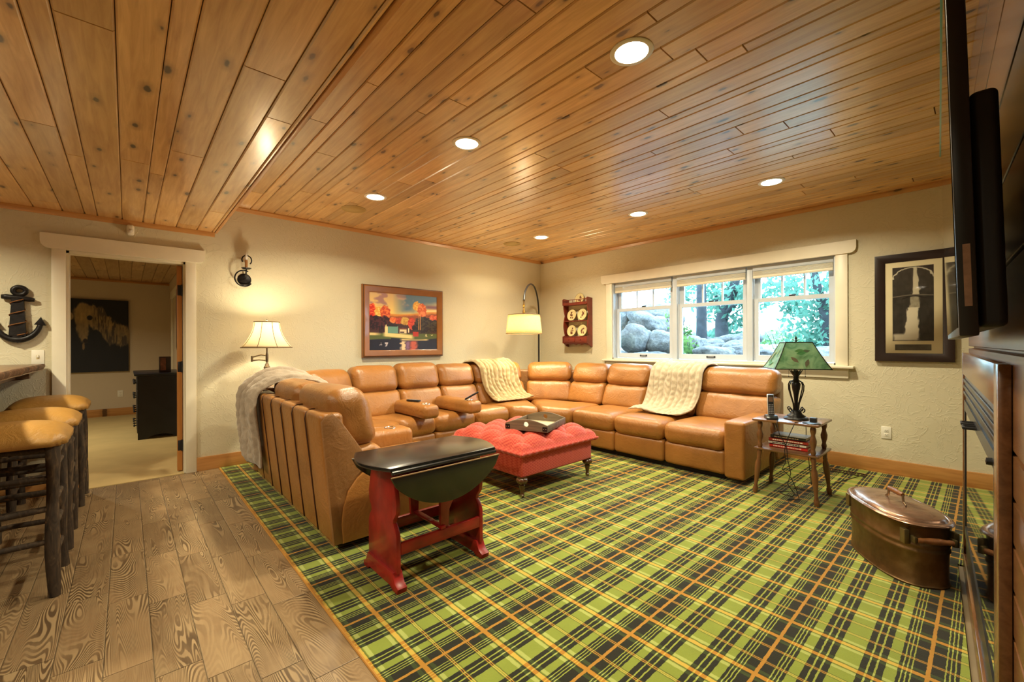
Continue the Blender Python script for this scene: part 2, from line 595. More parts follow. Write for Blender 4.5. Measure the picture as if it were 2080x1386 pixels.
def fur_mat(name, c):
    m, nt, b = newmat(name)
    g = N(nt, 'NewGeometry').outputs['Position']
    f1 = N(nt, 'TexNoise', None, {'Vector': g, 'Scale': 240.0, 'Detail': 3.0}).outputs['Fac']
    f2 = N(nt, 'TexNoise', None, {'Vector': g, 'Scale': 22.0, 'Detail': 3.0}).outputs['Fac']
    f = mt(nt, 'ADD', mt(nt, 'MULTIPLY', f1, 0.45), mt(nt, 'MULTIPLY', f2, 0.55))
    col = ramp(nt, f, [(0.3, tuple(q * 0.72 for q in c)), (0.7, tuple(min(1, q * 1.15) for q in c))])
    setb(nt, b, color=col, rough=0.9, sheen=0.35, spec=0.15)
    bump(nt, b, mt(nt, 'ADD', f1, f2), 0.45, 0.006)
    return m


M['fur_grey'] = fur_mat('grey_fur', lin(182, 166, 146))
M['fur_tan'] = fur_mat('tan_fur', lin(184, 164, 122))
M['fur_beige'] = fur_mat('beige_fur', lin(190, 176, 150))


def red_fabric():
    m, nt, b = newmat('red_fabric')
    tc = N(nt, 'TexCoord').outputs['Object']
    mp = N(nt, 'Mapping', None, {'Vector': tc, 'Rotation': (0.6, 0.6, 0.785), 'Scale': (1, 1, 1)}).outputs[0]
    ch = N(nt, 'TexChecker', None, {'Vector': mp, 'Scale': 62.0}).outputs['Fac']
    nz = N(nt, 'TexNoise', None, {'Vector': tc, 'Scale': 200.0, 'Detail': 2.0}).outputs['Fac']
    col = mix(nt, mt(nt, 'MULTIPLY', ch, 0.75), lin(172, 54, 42), lin(200, 92, 66))
    col = mix(nt, mt(nt, 'MULTIPLY', nz, 0.25), col, lin(170, 48, 38))
    setb(nt, b, color=col, rough=0.75, sheen=0.2, spec=0.25)
    bump(nt, b, mt(nt, 'ADD', ch, nz), 0.18, 0.003)
    return m


M['redfab'] = red_fabric()
M['turned'] = wood('turned_dark_wood', (0.030, 0.011, 0.005), (0.09, 0.033, 0.013), rough=0.22, along='z', coat=0.5)
M['maple'] = wood('maple_brown', (0.085, 0.034, 0.011), (0.20, 0.085, 0.028), rough=0.30, along='z', coat=0.3)
M['maple_x'] = wood('maple_brown_top', (0.105, 0.045, 0.016), (0.23, 0.105, 0.038), rough=0.28, along='x', coat=0.3)
M['redpaint'] = plain('barn_red_paint', lin(140, 26, 20), 0.38, var=0.35, vs=9, coat=0.15)
M['shelfred'] = plain('shelf_red_brown', lin(118, 40, 24), 0.35, var=0.25, vs=12, coat=0.2)
M['mediawood'] = wood('media_wall_wood', (0.10, 0.040, 0.014), (0.22, 0.095, 0.035), rough=0.26, along='y', coat=0.4, rnd=0.15)
M['traywood'] = wood('weathered_tray_wood', (0.06, 0.042, 0.028), (0.20, 0.14, 0.085), rough=0.6, along='x')
M['framewood'] = plain('copper_frame', lin(146, 92, 44), 0.3, var=0.12, coat=0.3)
M['darkframe'] = plain('dark_brown_frame', lin(40, 26, 22), 0.35, var=0.2)


def bark():
    m, nt, b = newmat('hickory_bark')
    tc = N(nt, 'TexCoord').outputs['Object']
    mp = N(nt, 'Mapping', None, {'Vector': tc, 'Scale': (1, 1, 0.25)}).outputs[0]
    nz = N(nt, 'TexNoise', None, {'Vector': mp, 'Scale': 45.0, 'Detail': 5.0, 'Distortion': 0.8}).outputs['Fac']
    sp = N(nt, 'TexNoise', None, {'Vector': tc, 'Scale': 13.0, 'Detail': 1.0}).outputs['Fac']
    col = ramp(nt, nz, [(0.3, lin(26, 19, 13)), (0.55, lin(62, 48, 34)), (0.75, lin(104, 84, 60))])
    col = mix(nt, N(nt, 'MapRange', None, {0: sp, 1: 0.70, 2: 0.76, 3: 0.0, 4: 0.9}).outputs[0], col, lin(168, 118, 62))
    setb(nt, b, color=col, rough=0.75)
    bump(nt, b, nz, 0.6, 0.006)
    return m


M['bark'] = bark()
M['barslab'] = wood('live_edge_slab', lin(66, 46, 30), lin(140, 106, 70), rough=0.35, along='x', coat=0.2)


def live_edge():
    m, nt, b = newmat('live_edge_bark')
    tc = N(nt, 'TexCoord').outputs['Object']
    nz = N(nt, 'TexNoise', None, {'Vector': tc, 'Scale': 18.0, 'Detail': 5.0}).outputs['Fac']
    setb(nt, b, color=ramp(nt, nz, [(0.3, lin(40, 28, 20)), (0.55, lin(106, 74, 50)), (0.75, lin(150, 112, 78))]), rough=0.6)
    bump(nt, b, nz, 0.8, 0.02)
    return m


M['liveedge'] = live_edge()


def copper():
    m, nt, b = newmat('aged_copper')
    tc = N(nt, 'TexCoord').outputs['Object']
    nz = N(nt, 'TexNoise', None, {'Vector': tc, 'Scale': 5.0, 'Detail': 6.0, 'Roughness': 0.6}).outputs['Fac']
    n2 = N(nt, 'TexNoise', None, {'Vector': tc, 'Scale': 9.0, 'Detail': 2.0}).outputs['Fac']
    setb(nt, b, color=ramp(nt, nz, [(0.3, lin(74, 55, 30)), (0.55, lin(108, 80, 46)), (0.75, lin(142, 110, 76))]), rough=mt(nt, 'ADD', mt(nt, 'MULTIPLY', nz, 0.35), 0.22), metal=0.7)
    bump(nt, b, n2, 0.35, 0.02)
    return m


M['copper'] = copper()
M['copperlid'] = plain('crumpled_copper_lid', lin(156, 122, 100), 0.24, metal=0.75, var=0.35, vs=9, bmp=0.9, bs=11)


def glass_mat(name, tint=(0.93, 0.97, 1.0)):
    m = bpy.data.materials.new(name)
    m.use_nodes = True
    nt = m.node_tree
    nt.nodes.clear()
    out = nt.nodes.new('ShaderNodeOutputMaterial')
    tr = N(nt, 'BsdfTransparent', None, {'Color': tint})
    gl = N(nt, 'BsdfGlossy', None, {'Color': (1, 1, 1), 'Roughness': 0.03})
    fr = N(nt, 'Fresnel', None, {'IOR': 1.22})
    mx = N(nt, 'MixShader', None, {0: fr.outputs[0], 1: tr.outputs[0], 2: gl.outputs[0]})
    nt.links.new(mx.outputs[0], out.inputs[0])
    return m


M['glass'] = glass_mat('window_glass')


def shade_mat(name, c, trans=0.6, weave=0.0):
    m = bpy.data.materials.new(name)
    m.use_nodes = True
    nt = m.node_tree
    nt.nodes.clear()
    out = nt.nodes.new('ShaderNodeOutputMaterial')
    tc = N(nt, 'TexCoord').outputs['Object']
    mp = N(nt, 'Mapping', None, {'Vector': tc, 'Scale': (18, 18, 150)}).outputs[0]
    nz = N(nt, 'TexNoise', None, {'Vector': mp, 'Scale': 2.0, 'Detail': 3.0}).outputs['Fac']
    col = mix(nt, mt(nt, 'MULTIPLY', nz, weave), c, tuple(q * 0.45 for q in c))
    df = N(nt, 'BsdfDiffuse', None, {'Color': col})
    tl = N(nt, 'BsdfTranslucent', None, {'Color': col})
    mx = N(nt, 'MixShader', None, {0: trans, 1: df.outputs[0], 2: tl.outputs[0]})
    nt.links.new(mx.outputs[0], out.inputs[0])
    return m


M['shade_cream'] = shade_mat('cream_silk_shade', (0.86, 0.78, 0.60), 0.55)
M['shade_burlap'] = shade_mat('burlap_shade', (0.84, 0.70, 0.46), 0.6, 0.8)


def mica():
    m = bpy.data.materials.new('green_mica_shade')
    m.use_nodes = True
    nt = m.node_tree
    nt.nodes.clear()
    out = nt.nodes.new('ShaderNodeOutputMaterial')
    tc = N(nt, 'TexCoord').outputs['Object']
    nz = N(nt, 'TexNoise', None, {'Vector': tc, 'Scale': 9.0, 'Detail': 6.0, 'Distortion': 1.5}).outputs['Fac']
    col = ramp(nt, nz, [(0.3, lin(96, 146, 112)), (0.5, lin(150, 192, 156)), (0.7, lin(182, 214, 176))])
    df = N(nt, 'BsdfDiffuse', None, {'Color': col})
    tl = N(nt, 'BsdfTranslucent', None, {'Color': col})
    gl = N(nt, 'BsdfGlossy', None, {'Color': (1, 1, 1), 'Roughness': 0.25})
    mx = N(nt, 'MixShader', None, {0: 0.62, 1: df.outputs[0], 2: tl.outputs[0]})
    mx2 = N(nt, 'MixShader', None, {0: 0.05, 1: mx.outputs[0], 2: gl.outputs[0]})
    nt.links.new(mx2.outputs[0], out.inputs[0])
    return m


M['mica'] = mica()


def emit(name, c, s):
    m, nt, b = newmat(name)
    setb(nt, b, color=c, emc=c, ems=s, rough=0.5)
    return m


M['lampglow'] = emit('lamp_glow', (1.0, 0.90, 0.70), 14.0)

# ================================================================== ROOM SHELL
def ywall(u, x=XA):
    a = math.radians(47.97)
    k = (u - 1040) / 868.4
    dx, dy = -math.sin(a) + k * math.cos(a), math.cos(a) + k * math.sin(a)
    return x * dy / dx


# floor: slab with grout, wood-look tiles as pieces
fl = struct('floor', MB().box(XA, XR, YN, YB, -0.12, -0.004), M['grout'])
rows = [-0.07 - 0.1465 * k for k in range(12, 0, -1)] + [-0.07, 0.0755, 0.2205, 0.367, 0.5135, YS - 0.004]
tile_meshes = {}


def tile(x0, x1, y0, y1):
    mb = MB()
    c, t = 0.0025, 0.0035
    mb.add([(x0, y0, -t), (x1, y0, -t), (x1, y1, -t), (x0, y1, -t), (x0, y0, -0.0012), (x1, y0, -0.0012), (x1, y1, -0.0012), (x0, y1, -0.0012),
            (x0 + c, y0 + c, 0), (x1 - c, y0 + c, 0), (x1 - c, y1 - c, 0), (x0 + c, y1 - c, 0)],
           [(0, 3, 2, 1), (0, 1, 5, 4), (1, 2, 6, 5), (2, 3, 7, 6), (3, 0, 4, 7), (4, 5, 9, 8), (5, 6, 10, 9), (6, 7, 11, 10), (7, 4, 8, 11), (8, 9, 10, 11)])
    return obj('tile', mb, M['tile'], fl, smooth=0)


for i in range(len(rows) - 1):
    y0, y1 = rows[i] + 0.0015, rows[i + 1] - 0.0015
    x = -4.04 + 0.135 * (i - 12) - 0.61 * 12
    while x < 0.9:
        a, b = max(x + 0.0015, XA + 0.01), min(x + 0.61 - 0.0015, 0.9)
        if b - a > 0.03:
            tile(a, b, y0, y1)
        x += 0.61

# carpet
cp = [(XA + 0.02, YS), (0.055, YS), (-0.110, 3.445), (XR - 0.02, 3.445), (XR - 0.02, YB - 0.02), (XA + 0.02, YB - 0.02)]
carp = top('plaid_carpet', MB().prism(cp, 'z', -0.003, 0.004), M['carpet'], 'green, black and gold plaid carpet covering the sitting area floor', 'carpet', smooth=0)
obj('edge_binding', MB().tube([(x, YS - 0.001, 0.0012) for x in np.linspace(XA + 0.02, 0.055, 12)], 0.006, 6), plain('orange_binding', lin(172, 120, 48), 0.8), carp)

# walls
d0, d1, dz = -0.38, 0.425, 2.045
wl = MB()
wl.box(XA - 0.12, XA, YN, d0, -0.1, 2.9).box(XA - 0.12, XA, d1, YB + 0.16, -0.1, 2.9).box(XA - 0.12, XA, d0, d1, dz, 2.9)
struct('wall_left', wl, M['wall'])
w0, w1, wz0, wz1 = -3.72, -1.02, 1.02, 2.155
wf = MB()
wf.box(XA - 0.12, w0, YB, YB + 0.16, -0.1, 2.9).box(w1, XR + 0.2, YB, YB + 0.16, -0.1, 2.9)
wf.box(w0, w1, YB, YB + 0.16, -0.1, wz0).box(w0, w1, YB, YB + 0.16, wz1, 2.9)
struct('wall_far', wf, M['wall'])
struct('wall_right', MB().box(XR, XR + 0.12, YN, YB, -0.1, 2.9), M['wall'])
struct('wall_near', MB().box(XA - 0.12, XR + 0.12, YN - 0.12, YN, -0.1, 2.9), M['wall'])

# ceilings: dark backing with separate pine planks
ce = struct('ceiling', MB().box(XA, XR, YS - 0.02, YB, ZC + 0.02, ZC + 0.2), M['groove'])
cl = struct('ceiling', MB().box(XA, XR, YN, YS - 0.02, ZL + 0.02, ZL + 0.4), M['groove'])


def plank(x0, x1, y0, y1, z, par, m):
    c, t = 0.006, 0.019
    mb = MB()
    mb.add([(x0, y0, z + t), (x1, y0, z + t), (x1, y1, z + t), (x0, y1, z + t), (x0, y0, z + c), (x1, y0, z + c), (x1, y1, z + c), (x0, y1, z + c),
            (x0 + 0.002, y0 + c, z), (x1 - 0.002, y0 + c, z), (x1 - 0.002, y1 - c, z), (x0 + 0.002, y1 - c, z)],
           [(0, 1, 2, 3), (0, 4, 5, 1), (1, 5, 6, 2), (2, 6, 7, 3), (3, 7, 4, 0), (4, 8, 9, 5), (5, 9, 10, 6), (6, 10, 11, 7), (7, 11, 8, 4), (8, 11, 10, 9)])
    return obj('plank', mb, m, par, smooth=0)


def plank_rows(ys, z, par, m, xa, xb, seed):
    r = random.Random(seed)
    for i in range(len(ys) - 1):
        x = xa - r.uniform(0, 1.9)
        while x < xb:
            L = r.uniform(1.7, 3.4)
            a, b = max(xa, x), min(xb, x + L)
            if b - a > 0.12:
                plank(a + 0.0015, b - 0.0015, ys[i] + 0.0015, ys[i + 1] - 0.0015, z, par, m)
            x += L


pat = [0.135, 0.14, 0.075, 0.15, 0.13, 0.07, 0.14, 0.135, 0.09, 0.16]
ys = [YS + 0.004]
k = 0
while ys[-1] < YB - 0.1:
    ys.append(min(YB, ys[-1] + pat[k % 10]))
    k += 1
ys[-1] = YB
plank_rows(ys, ZC, ce, M['pine'], XA, XR, 3)
low = [ywall(u) for u in (0, 69, 128, 173, 199, 249, 291, 313, 358, 400, 431)] + [YS - 0.03]
while low[0] > -1.9:
    low.insert(0, low[0] - pat[k % 10])
    k += 1
plank_rows(low, ZL, cl, M['pine'], XA, XR, 8)
struct('trim_1', MB().box(XA, XR, YS - 0.03, YS - 0.008, ZL - 0.004, ZC, 0.003), M['pinetrim'])
struct('trim_2', MB().prism([(XA, ZC), (XA, ZC - 0.042), (XA + 0.012, ZC - 0.042), (XA + 0.030, ZC - 0.012), (XA + 0.030, ZC)], 'y', YS, YB), M['pinetrim_y'])
struct('trim_3', MB().prism([(YB, ZC), (YB, ZC - 0.042), (YB - 0.012, ZC - 0.042), (YB - 0.030, ZC - 0.012), (YB - 0.030, ZC)], 'x', XA + 0.03, XR), M['pinetrim'])
struct('trim_4', MB().prism([(XA, ZL), (XA, ZL - 0.042), (XA + 0.012, ZL - 0.042), (XA + 0.026, ZL - 0.012), (XA + 0.026, ZL)], 'y', YN, YS - 0.03), M['pinetrim_y'])
struct('baseboard_left', MB().box(XA, XA + 0.018, 0.506, YB, 0.0, 0.135, 0.004).box(XA, XA + 0.018, YN, -0.46, 0.0, 0.135, 0.004), M['pinetrim_y'])
struct('baseboard_far', MB().box(XA + 0.018, XR, YB - 0.018, YB, 0.0, 0.135, 0.004), M['pinetrim'])


# ------------------------------------------------------------------ door
def header_profile(a0, a1, z0, z1):
    # long board with rounded lower ends
    pts = [(a0, z1), (a0, z0 + 0.055)]
    for q in np.linspace(0, PI / 2, 5):
        pts.append((a0 + 0.055 - 0.055 * math.cos(q), z0 + 0.055 - 0.055 * math.sin(q)))
    for q in np.linspace(PI / 2, 0, 5):
        pts.append((a1 - 0.055 + 0.055 * math.cos(q), z0 + 0.055 - 0.055 * math.sin(q)))
    pts += [(a1, z0 + 0.055), (a1, z1)]
    out = []
    for p in pts:
        if not out or (abs(p[0] - out[-1][0]) + abs(p[1] - out[-1][1])) > 1e-4:
            out.append(p)
    return out


dr = thing('door_1', 'open bedroom doorway with cream casing', 'door', (XA, 0.02, 0))
del dr['category']
dr['kind'] = 'structure'
obj('door_casing', MB().box(XA, XA + 0.02, d0 - 0.082, d0 + 0.002, 0, 2.05, 0.003), M['cream'], dr)
obj('door_casing', MB().box(XA, XA + 0.02, d1 - 0.002, d1 + 0.082, 0, 2.05, 0.003), M['cream'], dr)
obj('door_header', MB().prism(header_profile(-0.525, 0.578, 2.048, 2.172), 'x', XA, XA + 0.032), M['cream'], dr)
jm = MB().box(XA - 0.12, XA, d0, d0 + 0.02, 0, dz).box(XA - 0.12, XA, d1 - 0.015, d1, 0, dz).box(XA - 0.12, XA, d0, d1, dz - 0.02, dz)
obj('door_jamb', jm, M['cream'], dr)
Md = Matrix.Translation((XA - 0.09, d1 - 0.02, 0)) @ Matrix.Rotation(math.radians(-9), 4, 'Z')
slab = obj('door_slab', MB().box(-0.78, 0.0, -0.042, 0.0, 0.012, 2.02, 0.003).xf(Md), M['doorwood'], dr)
for hz in (1.78, 1.03, 0.26):
    hg = MB().box(-0.004, 0.004, -0.036, -0.006, hz - 0.05, hz + 0.05, 0.002)
    hg.lathe([(0.007, hz - 0.055), (0.008, hz), (0.007, hz + 0.055)], 0.008, -0.002, 10)
    obj('hinge', hg.xf(Md), M['black'], slab)

# ------------------------------------------------------------------ bedroom beyond the door
XB, YBR = -10.3, 0.60
struct('floor', MB().box(XB, XA, -3.2, YBR, -0.12, 0.003), plain('bedroom_carpet', lin(196, 172, 118), 0.95, var=0.08, vs=3, bmp=0.3, bs=300))
struct('wall_bedroom_far', MB().box(XB - 0.1, XB, -3.2, YBR + 0.1, -0.1, 2.7), M['bedwall'])
struct('wall_bedroom_right', MB().box(XB, XA - 0.12, YBR, YBR + 0.1, -0.1, 2.7), M['bedwall'])
struct('wall_bedroom_left', MB().box(XB, XA - 0.12, -3.3, -3.2, -0.1, 2.7), M['bedwall'])
cb = struct('ceiling', MB().box(XB, XA - 0.12, -3.2, YBR, 2.42, 2.6), M['groove'])
bys = [-1.9 + 0.14 * q for q in range(18)] + [YBR]
plank_rows(bys, 2.40, cb, M['pine'], XB, XA - 0.12, 21)
struct('baseboard_bedroom', MB().box(XB, XB + 0.018, -3.2, YBR, 0, 0.135, 0.004), M['pinetrim_y'])
struct('trim_5', MB().box(XB, XB + 0.02, -3.2, YBR, 2.36, 2.40, 0.004), M['pinetrim_y'])
obj('window_casing', MB().box(-9.55, -9.45, YBR - 0.025, YBR, 0.25, 2.05, 0.003).box(-9.6, -8.2, YBR - 0.03, YBR, 2.05, 2.17, 0.003), M['cream'])['kind'] = 'structure'

# ------------------------------------------------------------------ window
wn = thing('window_1', 'triple double-hung window with cream casing looking onto boulders', 'window', ((w0 + w1) / 2, YB, wz0))
del wn['category']
wn['kind'] = 'structure'
obj('header', MB().prism(header_profile(-3.90, -0.855, 2.135, 2.262), 'y', YB - 0.034, YB), M['cream'], wn)
obj('casing', MB().box(-3.815, w0 + 0.005, YB - 0.02, YB, 1.0, 2.137, 0.003), M['cream'], wn)
obj('casing', MB().box(w1 - 0.005, -0.925, YB - 0.02, YB, 1.0, 2.137, 0.003), M['cream'], wn)
obj('sill', MB().box(-3.86, -0.872, YB - 0.075, YB + 0.03, 0.985, 1.012, 0.008), M['cream'], wn)
obj('apron', MB().box(-3.82, -0.92, YB - 0.02, YB, 0.885, 0.985, 0.004), M['cream'], wn)
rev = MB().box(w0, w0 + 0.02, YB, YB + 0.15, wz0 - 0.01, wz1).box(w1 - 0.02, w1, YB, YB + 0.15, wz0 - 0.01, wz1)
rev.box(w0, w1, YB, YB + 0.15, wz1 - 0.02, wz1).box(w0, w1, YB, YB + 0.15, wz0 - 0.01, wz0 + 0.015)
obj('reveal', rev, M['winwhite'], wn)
units = [(-3.70, -2.80), (-2.74, -1.88), (-1.82, -1.04)]
for a, b in ((-2.80, -2.74), (-1.88, -1.82)):
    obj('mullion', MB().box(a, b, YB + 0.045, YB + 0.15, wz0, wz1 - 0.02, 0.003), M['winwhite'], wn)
zb, zm, zt = wz0 + 0.02, 1.715, wz1 - 0.02
for a, b in units:
    a, b = a + 0.004, b - 0.004
    yl, yu = YB + 0.075, YB + 0.115

    def sash(y, z0, z1, sw, rb, rt):
        mb = MB().box(a, a + sw, y, y + 0.035, z0, z1).box(b - sw, b, y, y + 0.035, z0, z1)
        mb.box(a + sw, b - sw, y, y + 0.035, z0, z0 + rb).box(a + sw, b - sw, y, y + 0.035, z1 - rt, z1)
        return mb
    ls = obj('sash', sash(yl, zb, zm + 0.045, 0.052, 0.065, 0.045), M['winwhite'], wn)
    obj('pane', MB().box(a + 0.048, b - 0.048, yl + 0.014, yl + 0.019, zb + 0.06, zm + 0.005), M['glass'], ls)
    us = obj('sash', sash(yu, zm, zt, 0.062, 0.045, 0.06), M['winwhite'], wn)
    gw = (b - a - 0.124) / 3
    for q in range(3):
        obj('pane', MB().box(a + 0.062 + gw * q, a + 0.062 + gw * (q + 1), yu + 0.014, yu + 0.019, zm + 0.04, zt - 0.05), M['glass'], us)
    for q in (1, 2):
        obj('muntin', MB().box(a + 0.062 + gw * q - 0.009, a + 0.062 + gw * q + 0.009, yu + 0.004, yu + 0.030, zm + 0.04, zt - 0.05), M['winwhite'], us)
    cx = (a + b) / 2
    obj('sash_lock', MB().box(cx - 0.03, cx + 0.03, yl + 0.004, yl + 0.03, zm + 0.045, zm + 0.053, 0.002).tube([(cx - 0.03, yl + 0.015, zm + 0.058), (cx + 0.035, yl + 0.015, zm + 0.060)], 0.006, 8), M['black'], ls)
    obj('sash_lift', MB().tube([(cx - 0.045, yl - 0.002, zb + 0.032), (cx - 0.04, yl - 0.012, zb + 0.032), (cx + 0.04, yl - 0.012, zb + 0.032), (cx + 0.045, yl - 0.002, zb + 0.032)], 0.006, 8)
        .lathe([(0.012, 0), (0.012, 0.004)], 0, 0, 12, Matrix.Translation((cx - 0.045, yl, zb + 0.032)) @ Matrix.Rotation(PI / 2, 4, 'X'))
        .lathe([(0.012, 0), (0.012, 0.004)], 0, 0, 12, Matrix.Translation((cx + 0.045, yl, zb + 0.032)) @ Matrix.Rotation(PI / 2, 4, 'X')), M['black'], ls)
    # raised blind under the head of the opening
names = ('beside the boulders', 'above the dark trunk', 'above the green lamp')
for (a, b), nm in zip(units, names):
    bl = thing('window_blind', 'white slatted blind drawn right up in the window unit ' + nm, 'blind', ((a + b) / 2, YB + 0.05, 1.99), 0, 'blinds drawn up in the window')
    obj('head_rail', MB().box(a + 0.008, b - 0.008, YB + 0.028, YB + 0.07, 2.075, wz1 - 0.021, 0.003), M['winwhite'], bl)
    for q in range(6):
        obj('slat', MB().box(a + 0.012, b - 0.012, YB + 0.026, YB + 0.072, 2.020 + q * 0.009, 2.025 + q * 0.009), M['cream'], bl)
    obj('bottom_rail', MB().box(a + 0.012, b - 0.012, YB + 0.024, YB + 0.072, 1.990, 2.018, 0.004), M['cream'], bl)
    obj('cord', MB().tube([(a + 0.03, YB + 0.03, 2.0), (a + 0.03, YB + 0.03, 1.3), (a + 0.04, YB + 0.03, 1.08)], 0.002, 5), M['winwhite'], bl)


# ================================================================== LAMPS IN THE CEILING
def can_light(x, y, z, power, label, group):
    t = thing('recessed_light', label, 'ceiling light', (x, y, z), 0, group)
    obj('trim_ring', MB().lathe([(0.078, z - 0.001), (0.080, z - 0.006), (0.098, z - 0.007), (0.104, z - 0.003), (0.104, z)], x, y, 32), plain('can_trim', (0.8, 0.76, 0.68), 0.3, var=0.02), t)
    obj('lens', MB().lathe([(0.0, z - 0.0105), (0.04, z - 0.0095), (0.078, z - 0.004), (0.078, z - 0.001)], x, y, 28), M['lampglow'], t, smooth=180)
    area('can_lamp', (0, 0, -0.015), 0.14, power, WARM, spread=math.radians(150), parent=t)
    return t


g6 = 'six recessed ceiling lights over the sitting area'
PC = 30
for x, y, lab in ((-1.16, 1.84, 'recessed ceiling light closest to the television'), (-2.47, 1.80, 'recessed ceiling light over the drop-leaf table'),
                  (-3.95, 1.79, 'recessed ceiling light beside the round ceiling speaker near the landscape painting'), (-3.98, 4.12, 'recessed ceiling light near the arc floor lamp'),
                  (-2.56, 4.18, 'recessed ceiling light in front of the middle of the window'), (-1.27, 4.24, 'recessed ceiling light in front of the waterfall print')):
    can_light(x, y, ZC, PC, lab, g6)
g3 = 'unseen recessed lights added over the bar'  # extra lamps outside the view, added to light the bar side
for x, y, lab in ((-4.2, -1.3, 'unseen recessed light added in the lower ceiling over the wall end of the bar'), (-2.6, -1.3, 'unseen recessed light added in the lower ceiling over the free end of the bar'), (-0.9, -1.3, 'unseen recessed light added in the lower ceiling near the boarded media wall')):
    can_light(x, y, ZL, PC, lab, g3)
can_light(-7.6, -1.2, 2.40, 30, 'unseen recessed light added in the bedroom ceiling', 'added bedroom lights')  # unseen lamp added to light the bedroom in place of its daylight
for x, y, lab in ((-4.46, 1.78, 'round ceiling speaker grille beside the recessed light near the painting'), (-4.52, 4.08, 'round ceiling speaker grille in the far corner near the arc lamp')):
    t = thing('ceiling_speaker', lab, 'speaker', (x, y, ZC), 0, 'ceiling speakers')
    sp = plain('speaker_grille_%d' % int(y), lin(170, 142, 84), 0.7, var=0.1, vs=220)
    obj('rim', MB().lathe([(0.112, ZC - 0.001), (0.112, ZC - 0.005), (0.124, ZC - 0.005), (0.126, ZC)], x, y, 36), sp, t)
    obj('grille', MB().lathe([(0, ZC - 0.0045), (0.112, ZC - 0.004), (0.112, ZC - 0.001)], x, y, 36), sp, t, smooth=180)

# ================================================================== SECTIONAL SOFA
sofa = thing('sectional_sofa', 'long U-shaped tan leather reclining sectional sofa along the two walls', 'sofa', (-3.9, 2.9, 0.004))
LE = M['leather']
Z0 = 0.004


def quad8(f0, f1, b0, b1, zf0, zf1, zb0, zb1):
    """block between a front edge f0-f1 and back edge b0-b1 (2D), with separate front/back heights"""
    return [[[(f0[0], f0[1], zf0), (f0[0], f0[1], zf1)], [(b0[0], b0[1], zb0), (b0[0], b0[1], zb1)]],
            [[(f1[0], f1[1], zf0), (f1[0], f1[1], zf1)], [(b1[0], b1[1], zb0), (b1[0], b1[1], zb1)]]]


sd = [0]


def lerp(a, b, t):
    return (a[0] + (b[0] - a[0]) * t, a[1] + (b[1] - a[1]) * t)


def seat_unit(f0, f1, b0, b1, panel=True):
    sd[0] += 1
    # small side gaps
    g0, g1 = lerp(f0, f1, 0.006), lerp(f1, f0, 0.006)
    h0, h1 = lerp(b0, b1, 0.006), lerp(b1, b0, 0.006)
    obj('seat_cushion', MB().puff(quad8(g0, g1, h0, h1, 0.265, 0.465, 0.27, 0.455), 0.075, (0.01, 0.03, 0.12), 7, 0.006, sd[0]), LE, sofa, smooth=180)
    if panel:
        p0, p1 = lerp(g0, h0, 0.05), lerp(g1, h1, 0.05)
        q0, q1 = lerp(g0, h0, 0.22), lerp(g1, h1, 0.22)
        obj('front_panel', MB().puff(quad8(p0, p1, q0, q1, 0.055, 0.275, 0.055, 0.275), 0.035, (0.008, 0.16, 0.02), 6, 0.004, sd[0] + 50), LE, sofa, smooth=180)


def back_unit(a, b, inn, tall=0.985, gap=0.008, cr=0.705):
    """a,b: 2D ends of the front-top line of the cushion, inn: unit vector towards the sitter"""
    sd[0] += 1
    L = math.hypot(b[0] - a[0], b[1] - a[1])
    t = gap / L
    a2, b2 = lerp(a, b, t), lerp(b, a, t)
    def o(p, d):
        return (p[0] + inn[0] * d, p[1] + inn[1] * d)
    # lower: from seat up to crease
    c8 = [[[o(a2, 0.17) + (0.43,), o(a2, 0.06) + (cr + 0.015,)], [o(a2, -0.12) + (0.43,), o(a2, -0.20) + (cr + 0.015,)]],
          [[o(b2, 0.17) + (0.43,), o(b2, 0.06) + (cr + 0.015,)], [o(b2, -0.12) + (0.43,), o(b2, -0.20) + (cr + 0.015,)]]]
    obj('lower_back_cushion', MB().puff(c8, 0.06, (0.01, 0.14, 0.03), 7, 0.008, sd[0]), LE, sofa, smooth=180)
    c8 = [[[o(a2, 0.08) + (cr,), o(a2, -0.01) + (tall,)], [o(a2, -0.20) + (cr,), o(a2, -0.25) + (tall - 0.01,)]],
          [[o(b2, 0.08) + (cr,), o(b2, -0.01) + (tall,)], [o(b2, -0.20) + (cr,), o(b2, -0.25) + (tall - 0.01,)]]]
    obj('headrest_cushion', MB().puff(c8, 0.085, (0.012, 0.16, 0.05), 7, 0.008, sd[0] + 9), LE, sofa, smooth=180)


# back polyline (front-top of back cushions): L side, corner, A side, corner, B side
nL, nA, nB = (0, 1), (1, 0), (0, -1)
cA = (math.cos(math.radians(35)), math.sin(math.radians(35)))
cB = (math.cos(math.radians(-62)), math.sin(math.radians(-62)))
backs = [((-2.60, 1.14), (-3.30, 1.14), nL, 0.97), ((-3.30, 1.14), (-3.95, 1.14), nL, 0.96),
         ((-3.96, 1.145), (-4.34, 1.30), (0.37, 0.93), 0.965), ((-4.36, 1.32), (-4.62, 1.82), (0.88, 0.47), 0.98),
         ((-4.62, 1.82), (-4.62, 2.37), nA, 1.0), ((-4.62, 2.37), (-4.62, 2.93), nA, 1.015), ((-4.62, 2.93), (-4.62, 3.48), nA, 0.985),
         ((-4.62, 3.48), (-4.56, 4.30), (0.997, -0.07), 0.985), ((-4.52, 4.36), (-3.98, 4.74), (0.576, -0.818), 0.975),
         ((-3.97, 4.74), (-3.39, 4.75), nB, 0.97), ((-3.39, 4.75), (-2.77, 4.75), nB, 0.98), ((-2.77, 4.75), (-2.15, 4.75), nB, 0.985), ((-2.15, 4.75), (-1.38, 4.75), nB, 0.985)]
